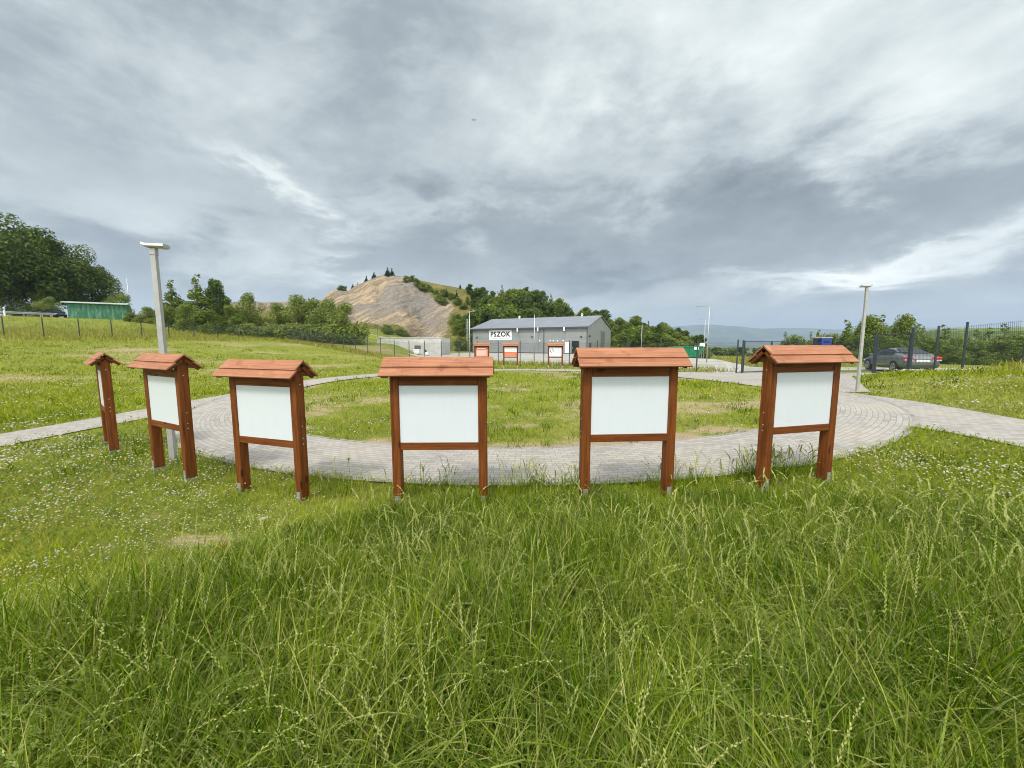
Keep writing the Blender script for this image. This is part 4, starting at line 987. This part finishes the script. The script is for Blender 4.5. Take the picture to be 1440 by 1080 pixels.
# trees on the right beyond the car
for px, yt, Y, k, wx, lab in [(1105, 466, 62, 'larch', 1.1, 'pointed young tree seen above the double gate'), (1118, 472, 60, 'bush', 1., 'young bushy tree beside the pointed one above the gate'), (1141, 466, 58, 'larch', .9, 'slim young tree left of the blue container'), (1152, 463, 60, 'larch', 1., 'slim pointed tree behind the blue container'), (1168, 470, 52, 'bush', 1.2, 'bush right of the blue container'),
      (1192, 449, 46, 'larch', 1.35, 'loose open tree left of the right lamp post'), (1222, 445, 44, 'mid', .85, 'leafy tree right beside the right lamp post'), (1240, 442, 45, 'larch', 1.35, 'tall loose tree above the bonnet of the grey car'), (1273, 444, 45, 'mid', .75, 'rounded tree behind the wicket gate posts'), (1296, 455, 46, 'larch', 1.35, 'tree above the roof of the grey car'), (1330, 456, 48, 'larch', 1.5, 'tree above the boot of the grey car'),
      (1208, 472, 43, 'bush', 1.3, 'dark bush behind the right lamp post'), (1255, 476, 42, 'bush', 1.4, 'dark bush behind the grey car'), (1290, 473, 43, 'bush', 1.4, 'dark bush behind the tail of the grey car'), (1318, 478, 42, 'bush', 1.5, 'dark bush just right of the grey car'), (1352, 474, 44, 'bush', 1.2, 'bush behind the tall fence post'),
      (1375, 463, 48, 'larch', 1.5, 'pointed tree seen through the right mesh panel'), (1392, 460, 50, 'larch', 1.5, 'tree in the middle of the right mesh panel'), (1415, 455, 50, 'larch', 1.5, 'tallest tree near the right edge behind the mesh'), (1380, 480, 43, 'bush', 1.6, 'dark bush low behind the right mesh panel'), (1410, 478, 43, 'bush', 1.6, 'dark bush by the right edge behind the mesh'), (1442, 470, 44, 'bush', 1.6, 'dark bush cut by the right edge of the photo'), (1336, 486, 40, 'bush', 1.5, 'low dark bush between the car and the tall fence post')]:
    tp('larch_tree' if k == 'larch' else ('tree' if k == 'mid' else 'shrub'), k, px, yt, Y, lab, 'tree' if k != 'bush' else 'shrub', 'trees beyond the right fence', wx, .3)
for i in range(12):
    px = 1000+i*15; Y = rr_.uniform(150, 260); p = at(px, 488, Y)
    tree('valley_tree', 'wood2', p.x, Y, rr_.uniform(6, 10), rr_.random()*6, 'far tree in the valley and fields on the right', 'tree', 'far trees in the valley', g(p.x, Y)-.5, 1.3)

# a bird in the sky
p = at(666, 169, 60); m = MB()
m.mesh([(-.05, 0, 0), (.0, -.12, .02), (.05, 0, 0), (0, .22, 0), (0, 0, .06), (0, 0, -.05)], [(0, 1, 4), (1, 2, 4), (2, 3, 4), (3, 0, 4), (1, 0, 5), (2, 1, 5), (3, 2, 5), (0, 3, 5)])
for s_ in (-1, 1): m.mesh([(s_*.03, -.06, .02), (s_*.2, -.03, .09), (s_*.42, .06, .03), (s_*.2, .07, .07), (s_*.03, .08, .02)], [(0, 1, 3, 4), (1, 2, 3)])
b = m.build('bird', BLACKP, None, False, p); tag(b, 'tiny dark bird flying under the clouds above the hall', 'bird')

# ------------------------------------------------------------------ grass
def blades(x, y, h, w, lean, droop, seg=4, z0=None, dry=None, name='grass', m=None, seed=1, phi=None):
    r = np.random.default_rng(seed); n = len(x); tw = r.normal(0, .6, n)
    if phi is None: phi = r.random(n)*2*math.pi
    if z0 is None: z0 = G(x, y)
    T = np.linspace(0, 1, seg+1); out_ = np.empty((n, seg+1, 2, 3), np.float32)
    dx, dy = np.cos(phi), np.sin(phi); sx_, sy_ = -np.sin(phi+tw), np.cos(phi+tw)
    for i, q in enumerate(T):
        hor = h*lean*(q**1.7); ver = h*(q-droop*q**3); wd = w*(1-q**2.2)*.5+.0002
        if i == 0: wd = w*.32
        cx = x+dx*hor; cy = y+dy*hor; cz = z0-.02+ver
        for k, sg_ in ((0, -1), (1, 1)):
            out_[:, i, k, 0] = cx+sg_*sx_*wd; out_[:, i, k, 1] = cy+sg_*sy_*wd; out_[:, i, k, 2] = cz
    b = (np.arange(n)*(seg+1)*2)[:, None, None]; s = np.arange(seg)[None, :, None]*2
    F = (b+s+np.array([0, 1, 3, 2])[None, None, :]).reshape(-1, 4)
    at_ = {'dry': np.repeat(np.zeros(n) if dry is None else dry, (seg+1)*2)}
    return npmesh(name, out_.reshape(-1, 3), F, m, attr=at_, smooth=True)
def sample(n, y0, y1, k=1.42, pad=.8, seed=1):
    r = np.random.default_rng(seed); y = np.exp(r.uniform(math.log(y0), math.log(y1), n)); x = r.uniform(-1, 1, n)*(k*y+pad); return x, y, r
def tallh(x, y): return np.interp(y, [.5, 1.5, 2.4, 3.2, 3.9, 4.6], [.62, .62, .52, .37, .27, .21])*(.72+.6*fbm(x*.9+3, y*.9, 3))
# foreground stand of tall ryegrass: clumps whose blades lean out from the middle
def clumped(nc, per, y1, seed, rad, frac):
    r = np.random.default_rng(seed); yc = -.3+(y1+.8)*r.random(nc)**.85; xc = r.uniform(-1, 1, nc)*(1.35*yc+2.9)
    k = (r.random(nc) < tallness(xc, yc)) & (np.hypot(xc, yc) > .7); xc, yc = xc[k], yc[k]; nc = len(xc)
    rc = rad*(.5+r.random(nc)); hc = tallh(xc, yc)*(.7+.55*r.random(nc)); tc = r.random(nc); lx, ly = r.normal(0, .35, nc), r.normal(0, .35, nc)
    j = np.repeat(np.arange(nc), per); n = len(j); a = r.random(n)*6.283; q = np.sqrt(r.random(n))
    x = xc[j]+rc[j]*q*np.cos(a); y = yc[j]+rc[j]*q*np.sin(a)
    ok = ~onpath(x, y, .02); j, a, q, x, y = j[ok], a[ok], q[ok], x[ok], y[ok]; n = len(x)
    vx, vy = np.cos(a)*(.3+q)+lx[j]+r.normal(0, .3, n), np.sin(a)*(.3+q)+ly[j]+r.normal(0, .3, n)
    return r, x, y, hc[j]*(.35+.7*r.random(n)**.8)*np.clip(np.hypot(x, y)/1.5, .5, 1), np.arctan2(vy, vx), np.hypot(vx, vy), tc[j], n
r, x, y, hh, phi, out_l, tc, n = clumped(13500, 20, 4.6, 21, .08, 1.)
o = blades(x, y, hh, (.0034+.0050*r.random(n))*np.clip(.8+y*.12, .85, 1.4), .06+.30*out_l*(.4+r.random(n)), np.clip(.05+.5*r.random(n)**1.5, 0, .8), 6, dry=np.clip((tc > .84)*.55*r.random(n)+(r.random(n) < .06)*.8+.25*(tc > .5)*r.random(n), 0, 1), name='tall_grass', m=BLADE, seed=4, phi=phi)
tag(o, 'dense tall green ryegrass filling the foreground', 'grass', None, 'stuff')
# broader, glossier blades that arch over, coloured lighter to stand for highlights
r, x, y, hh, phi, out_l, tc, n = clumped(8600, 11, 4.1, 23, .07, 1.)
o = blades(x, y, hh*.55+tallh(x, y)*(.35+.4*r.random(n)), .0045+.0055*r.random(n), .25+.40*out_l, .45+.5*r.random(n), 8, dry=np.clip(.3*r.random(n)+.5*(r.random(n) < .08), 0, 1), name='tall_grass', m=BLADE2, seed=14, phi=phi)
tag(o, 'broad grass blades arching over in the foreground', 'grass', None, 'stuff')
# low undergrowth that closes the stand
r = np.random.default_rng(25); n = 100000; y = -.3+5.2*r.random(n)**.9; x = r.uniform(-1, 1, n)*(1.35*np.maximum(y, 0)+2.9); k = (r.random(n) < tallness(x, y)) & ~onpath(x, y, .02) & (np.hypot(x, y) > .7); x, y = x[k], y[k]; n = len(x)
o = blades(x, y, .08+.16*r.random(n), .004+.005*r.random(n), .3+.9*r.random(n), .1+.5*r.random(n), 4, dry=(r.random(n) < .2)*.6*r.random(n), name='undergrowth', m=BLADE, seed=16)
tag(o, 'short green undergrowth between the tall grass stems', 'grass', None, 'stuff')
# short meadow everywhere the picture shows it
x, y, r = sample(400000, 1.3, 75, 1.5, 3.2, 31); n = len(x); dr = dryf(x, y); tl = tallness(x, y); isl = np.hypot(x-RC[0], y-RC[1]) < R_IN
keep = ~onpath(x, y, .01) & (r.random(n) > tl*.75) & (r.random(n) > dr*.88) & (y < 34+np.maximum(0, -x)*.62) & (x < 19.2+np.maximum(0, 0*y))
x, y, dr, isl = x[keep], y[keep], dr[keep], isl[keep]; n = len(x); D = np.hypot(x, y)
edge = np.abs(np.hypot(x-RC[0], y-RC[1])-R_OUT) < .5
hh = (.06+.12*r.random(n))*(.6+.9*fbm(x*.7, y*.7, 3))*np.where(isl, 1.05, 1.)*np.where(edge, 1.15, 1.)*(1-.4*dr)
o = blades(x, y, hh*np.clip(D/14, 1, 1.35), (.004+.004*r.random(n))*np.clip(D/5.5, 1, 7.), .2+.9*r.random(n), .1+.45*r.random(n), 3, dry=np.clip(.55*dr+(r.random(n) < .12)*.6+.4*ss(fbm(x*.2+7, y*.5, 3), .48, .66)*r.random(n), 0, 1), name='meadow_grass', m=LAWN, seed=6)
tag(o, 'short yellowish green meadow grass around the paths', 'grass', None, 'stuff')
# taller tufts scattered through the meadow and along path edges
x, y, r = sample(1500, 4.6, 45, 1.4, .5, 41); keep = ~onpath(x, y, .0) & (y < 34+np.maximum(0, -x)*.62) & (x < 19) & (fbm(x*.5+3, y*.5+8, 3) > .46)
x, y = x[keep], y[keep]; k = 16; D = np.hypot(x, y)
xx = np.repeat(x, k)+r.normal(0, .09, len(x)*k)*np.repeat(np.clip(D/10, 1, 2.5), k); yy = np.repeat(y, k)+r.normal(0, .09, len(x)*k); ok = ~onpath(xx, yy, .0); xx, yy = xx[ok], yy[ok]; n = len(xx)
o = blades(xx, yy, .12+.2*r.random(n), (.004+.004*r.random(n))*np.clip(np.hypot(xx, yy)/5.5, 1, 5), .2+.6*r.random(n), .1+.4*r.random(n), 4, name='grass_tufts', m=BLADE, seed=8)
tag(o, 'darker green grass tufts scattered over the meadow', 'grass', None, 'stuff')
# weeds along the fence foot and the right bank beyond it
r = np.random.default_rng(51); xs, ys = [], []
for a, b, q, sp in (((-47.8, 36.5), (-34, 56), 5000, 1.4), ((-34, 56), (14, 24.6), 9000, .5), ((19.9, 8), (19.9, 15), 5000, .8), ((22.5, 8), (26, 15), 9000, 1.8), ((-56, 33), (-40, 57), 8000, 3), ((21, 29.5), (27, 44), 8000, 2.5), ((25, 46), (33, 62), 3000, 2)):
    f_ = r.random(q); xs.append(a[0]+(b[0]-a[0])*f_+r.normal(0, sp, q)); ys.append(a[1]+(b[1]-a[1])*f_+r.normal(0, sp, q))
x, y = np.concatenate(xs), np.concatenate(ys); ok = ~inpoly(x, y, YARDP) & ~inpoly(x, y, PLAZA) & ~((x > 21.5) & (y > 18.5) & (y < 29)); x, y = x[ok], y[ok]; n = len(x); D = np.hypot(x, y)
o = blades(x, y, (.25+.45*r.random(n))*np.where((x > 15) & (y > 15) & (y < 24), .4, 1.), (.006+.006*r.random(n))*np.clip(D/8, 1, 6), .2+.5*r.random(n), .1+.3*r.random(n), 4, dry=np.clip(.25+.6*r.random(n)*(r.random(n) < .6), 0, 1), name='fence_weeds', m=LAWN, seed=9)
tag(o, 'rank uncut grass along the fence foot', 'grass', None, 'stuff')
# flowering stalks
def stalks(x, y, h, lean, seed, name, scale=1.):
    r = np.random.default_rng(seed); n = len(x); phi = r.random(n)*6.283; z0 = G(x, y); seg = 7; T = np.linspace(0, 1, seg+1)
    V = []; F = []; nb = 0
    dx, dy = np.cos(phi), np.sin(phi); D = np.hypot(x, y); wk = np.clip(D/3.2, 1, 3)*scale
    def pt(q, i=None): 
        hor = h*lean*(.25*q+.75*q**3.5); return np.stack([x+dx*hor, y+dy*hor, z0-.02+h*(q-.42*lean*q**4)], -1)
    P_ = np.stack([pt(q) for q in T], 1); side = np.stack([-dy, dx, np.zeros(n)], -1)
    wst = .0011*wk
    A = np.stack([P_-side[:, None]*wst[:, None, None], P_+side[:, None]*wst[:, None, None]], 2).reshape(-1, 3)
    b = (np.arange(n)*(seg+1)*2)[:, None, None]; s = np.arange(seg)[None, :, None]*2
    V.append(A); F.append((b+s+np.array([0, 1, 3, 2])).reshape(-1, 4)); nb = len(A)
    m_ = 20; L0 = .66
    for k in range(m_):
        q = L0+(1-L0)*k/m_; p0 = pt(q); p1 = pt(min(1, q+.03)); ax_ = p1-p0; ax_ /= np.linalg.norm(ax_, axis=1)[:, None]
        rot = r.normal(0, .5, n)[:, None]; sd = side*np.cos(rot)+np.cross(ax_, side)*np.sin(rot); sd = sd*(1 if k % 2 else -1)
        ln = (.018+.006*r.random(n))*wk**.6*(1-.4*k/m_); wd = .0032*wk
        tip = p0+ax_*ln[:, None]*.95+sd*ln[:, None]*.30; mid = (p0+tip)/2; nn = np.cross(ax_, sd)
        ww = (np.cross(nn, tip-p0)); ww /= np.linalg.norm(ww, axis=1)[:, None]
        A = np.stack([p0, mid+ww*wd[:, None], tip, mid-ww*wd[:, None]], 1).reshape(-1, 3)
        V.append(A); F.append(np.arange(4*n).reshape(n, 4)+nb); nb += len(A)
    VV = np.concatenate(V); gr_ = np.zeros(len(VV)); gr_[:len(V[0])] = 1.
    return npmesh(name, VV, np.concatenate(F), SEED, attr={'dry': gr_})
r = np.random.default_rng(61); n = 3400; y = 1.0+3.9*r.random(n)**.75; x = r.uniform(-1, 1, n)*(1.35*y+1.8); keep = (tallness(x, y) > .35) & (fbm(x*1.3+2, y*1.3, 3) > .36+.2*r.random(n)) & ~onpath(x, y, .0); x, y = x[keep], y[keep]; n = len(x)
h = np.interp(y, [1, 2.4, 3.6, 4.8], [.74, .68, .48, .36])*(.72+.4*r.random(n))
o = stalks(x, y, h, .10+.6*r.random(n)**1.3, 3, 'grass_seed_heads'); tag(o, 'pale nodding ryegrass seed heads above the tall grass', 'grass', None, 'stuff')
# stalks standing up in front of the paving between the boards
cl_ = [(-2.2, 4.85, 14), (-1.4, 4.75, 12), (-.9, 4.72, 16), (-.1, 4.7, 14), (.25, 4.75, 40), (.75, 4.72, 22), (1.9, 4.75, 14), (2.5, 4.78, 18), (3.25, 4.95, 60), (3.6, 5.05, 45), (4.3, 5.2, 14)]
xs = np.concatenate([r.normal(a, .16, k) for a, b, k in cl_]); ys = np.concatenate([r.normal(b, .08, k) for a, b, k in cl_]); ok = ~onpath(xs, ys, -.05); xs, ys = xs[ok], ys[ok]; n = len(xs)
o = stalks(xs, ys, .26+.30*r.random(n), .1+.4*r.random(n), 5, 'grass_seed_heads'); tag(o, 'upright grass stalks standing in front of the paving', 'grass', None, 'stuff')
xb = np.repeat(xs, 5)+r.normal(0, .06, n*5); yb = np.repeat(ys, 5)+r.normal(0, .05, n*5)
o = blades(xb, yb, .18+.25*r.random(n*5), .004+.003*r.random(n*5), .1+.5*r.random(n*5), .1+.3*r.random(n*5), 5, name='tall_grass', m=BLADE, seed=12); tag(o, 'tall green blades at the edge of the paving', 'grass', None, 'stuff')
# clover: leaves and white heads
def lobed(x, y, z, s, name, m, seed):
    r = np.random.default_rng(seed); n = len(x); V = []; F = []; nb = 0
    tilt = r.normal(0, .35, (n, 2)); nrm = np.stack([tilt[:, 0], tilt[:, 1], np.ones(n)], -1); nrm /= np.linalg.norm(nrm, axis=1)[:, None]; a0 = r.random(n)*6.28
    u = np.cross(nrm, [0, 1, 0.]); u /= np.linalg.norm(u, axis=1)[:, None]; v = np.cross(nrm, u); c = np.stack([x, y, z], -1)
    for k in range(3):
        a = a0+k*2.094; d1 = u*np.cos(a)[:, None]+v*np.sin(a)[:, None]; d2 = np.cross(nrm, d1)
        A = np.stack([c, c+(d1*.6+d2*.5)*s[:, None], c+d1*1.05*s[:, None]+nrm*.1*s[:, None], c+(d1*.6-d2*.5)*s[:, None]], 1).reshape(-1, 3)
        V.append(A); F.append(np.arange(4*n).reshape(n, 4)+nb); nb += len(A)
    return npmesh(name, np.concatenate(V), np.concatenate(F), m)
x, y, r = sample(70000, 1.2, 12, 1.42, .8, 71); keep = ~onpath(x, y, .0) & (r.random(len(x)) > tallness(x, y)*.96) & (dryf(x, y) < .5) & (fbm(x*.8+12, y*.8, 3) > .40); x, y = x[keep], y[keep]; n = len(x)
o = lobed(x, y, G(x, y)+.02+.09*r.random(n), (.008+.008*r.random(n))*np.clip(np.hypot(x, y)/4.5, 1, 2), 'clover_leaves', CLOV, 13); tag(o, 'low clover leaves between the meadow grass', 'clover', None, 'stuff')
n = 5200; x = r.uniform(-3.1, -.9, n); y = r.uniform(1.0, 2.0, n); keep = (x < -.75*y) & (fbm(x*2.2, y*2.2, 3) > .40); x, y = x[keep], y[keep]; n = len(x)
o = lobed(x, y, G(x, y)+.06+.34*r.random(n), .012+.010*r.random(n), 'clover_leaves', CLOV, 15); tag(o, 'leafy clover and vetch in the lower left corner', 'clover', None, 'stuff')
def heads(x, y, z, s, name, m, seed):
    n = len(x); r = np.random.default_rng(seed)
    base = np.array([(1, 0, 0), (0, 1, 0), (-1, 0, 0), (0, -1, 0), (0, 0, 1), (0, 0, -.7)]); fc = np.array([(0, 1, 4), (1, 2, 4), (2, 3, 4), (3, 0, 4), (1, 0, 5), (2, 1, 5), (3, 2, 5), (0, 3, 5)])
    a = r.random(n)*6.28; c_, s_ = np.cos(a), np.sin(a); b = base[None]*(.75+.5*r.random((n, 6)))[..., None]
    bx = b[..., 0]*c_[:, None]-b[..., 1]*s_[:, None]; by = b[..., 0]*s_[:, None]+b[..., 1]*c_[:, None]
    V = np.stack([x[:, None]+bx*s[:, None], y[:, None]+by*s[:, None], z[:, None]+b[..., 2]*s[:, None]*.8], -1).reshape(-1, 3)
    F = (np.arange(n)[:, None, None]*6+fc[None]).reshape(-1, 3); return npmesh(name, V, F, m)
x, y, r = sample(70000, 2.0, 60, 1.45, 2.2, 81)
dens = np.maximum(ss(fbm(x*.55+60, y*.55+3, 4), .42, .62), .8*ss(fbm(x*.9+20, y*.9+9, 4), .42, .6)*(x < -2)*(y < 9))
zone = np.clip(1.1*ss(x, -1.8, -3.0)*(y < 9.5)+1.5*np.exp(-(((x-6.0)/1.6)**2+((y-4.6)/1.3)**2))+1.*ss(x, 11.5, 13)*(y < 20)+.5*((np.hypot(x-RC[0], y-RC[1]) < R_IN))*.45+.35*(x < -9)+.3*(y > 24), 0, 1.2)
dens2 = np.maximum(dens, .75*np.exp(-(((x-6.2)/1.5)**2+((y-4.7)/1.2)**2)))
keep = (r.random(len(x)) < .72*dens2*zone*(.4+1.5*ss(fbm(x*2.7, y*2.7, 3), .40, .62))) & ~onpath(x, y, .05) & (dryf(x, y) < .8) & (y < 33+np.maximum(0, -x)*.6) & (x < 19); x, y = x[keep], y[keep]; n = len(x); D = np.hypot(x, y)
o = heads(x, y, G(x, y)+.07+.09*r.random(n), (.0052+.0058*r.random(n)**1.5)*np.clip(D/4.5, 1, 3.4), 'clover_flowers', FLOW, 17); tag(o, 'white clover flowers dotting the meadow', 'flowers', None, 'stuff')

# a poppy, an umbel, and bare soil stones
def flower(x, y, h, label, cat, name, mm, kind):
    z = g(x, y); o = empty(name, (x, y, z), label, cat)
    MB().tube([(0, 0, -.02), (.01, .0, h*.5), (.0, 0, h)], .0022, 5).build('stem', BLADE, o)
    m = MB()
    if kind == 'poppy':
        for k in range(5):
            a = k*1.257; m.poly([(0, 0, h), (.017*math.cos(a-.6), .017*math.sin(a-.6), h+.010), (.024*math.cos(a), .024*math.sin(a), h+.018), (.017*math.cos(a+.6), .017*math.sin(a+.6), h+.010)])
    else:
        for k in range(26):
            rr = .026*math.sqrt((k+.5)/26); a = k*2.4; cx, cy = rr*math.cos(a), rr*math.sin(a); z1 = h+.03-rr*.2
            m.tube([(0, 0, h), (cx, cy, z1)], .0008, 3, False); m.mesh([(cx-.004, cy, z1), (cx, cy-.004, z1), (cx+.004, cy, z1), (cx, cy+.004, z1), (cx, cy, z1+.004)], [(0, 1, 4), (1, 2, 4), (2, 3, 4), (3, 0, 4)])
    m.build('bloom', mm, o)
RED = simple('orange red petal', (.62, .09, .035), .6)
flower(-2.62, 3.32, .13, 'orange red poppy beside the bare soil patch', 'flower', 'poppy', RED, 'poppy'); flower(-2.66, 3.27, .10, 'lower orange red poppy touching its taller neighbour', 'flower', 'poppy', RED, 'poppy')
flower(-1.32, 4.12, .10, 'small red flower at the left foot of the straight-on notice board', 'flower', 'poppy', RED, 'poppy')
flower(-1.95, 2.9, .55, 'white flower umbel on a tall stem right of the soil patch', 'flower', 'umbel_plant', FLOW, 'umbel'); flower(-2.05, 4.7, .48, 'green umbel on a tall stem in front of the paving', 'flower', 'umbel_plant', CLOV, 'umbel')
ST = MB(); r2 = random.Random(4)
for cx, cy, k in ((-4.35, 4.95, 60),):
    for i in range(k):
        x, y = cx+r2.gauss(0, .22), cy+r2.gauss(0, .10); s_ = r2.uniform(.008, .022); z = g(x, y)
        ST.mesh([(x-s_, y, z), (x, y-s_, z+s_*.3), (x+s_, y, z), (x, y+s_, z+s_*.2), (x+s_*.2, y, z+s_*.9)], [(0, 1, 4), (1, 2, 4), (2, 3, 4), (3, 0, 4)])
o = ST.build('gravel', CONC); tag(o, 'grey gravel at the foot of the lamp-side notice board', 'gravel', None, 'stuff')

# ------------------------------------------------------------------ haze
hz_ = MB(); hz_.box(-9800, 9800, -9800, 9800, -90, 420); ho = hz_.build('haze', mat('haze air', lambda t: t.n('ShaderNodeOutputMaterial', {'Volume': t.n('ShaderNodeVolumePrincipled', {'Color': (.62, .78, 1., 1), 'Density': .00017, 'Anisotropy': .2}).outputs[0]})))
tag(ho, 'pale blue haze over the distant hills', 'haze', None, 'stuff')
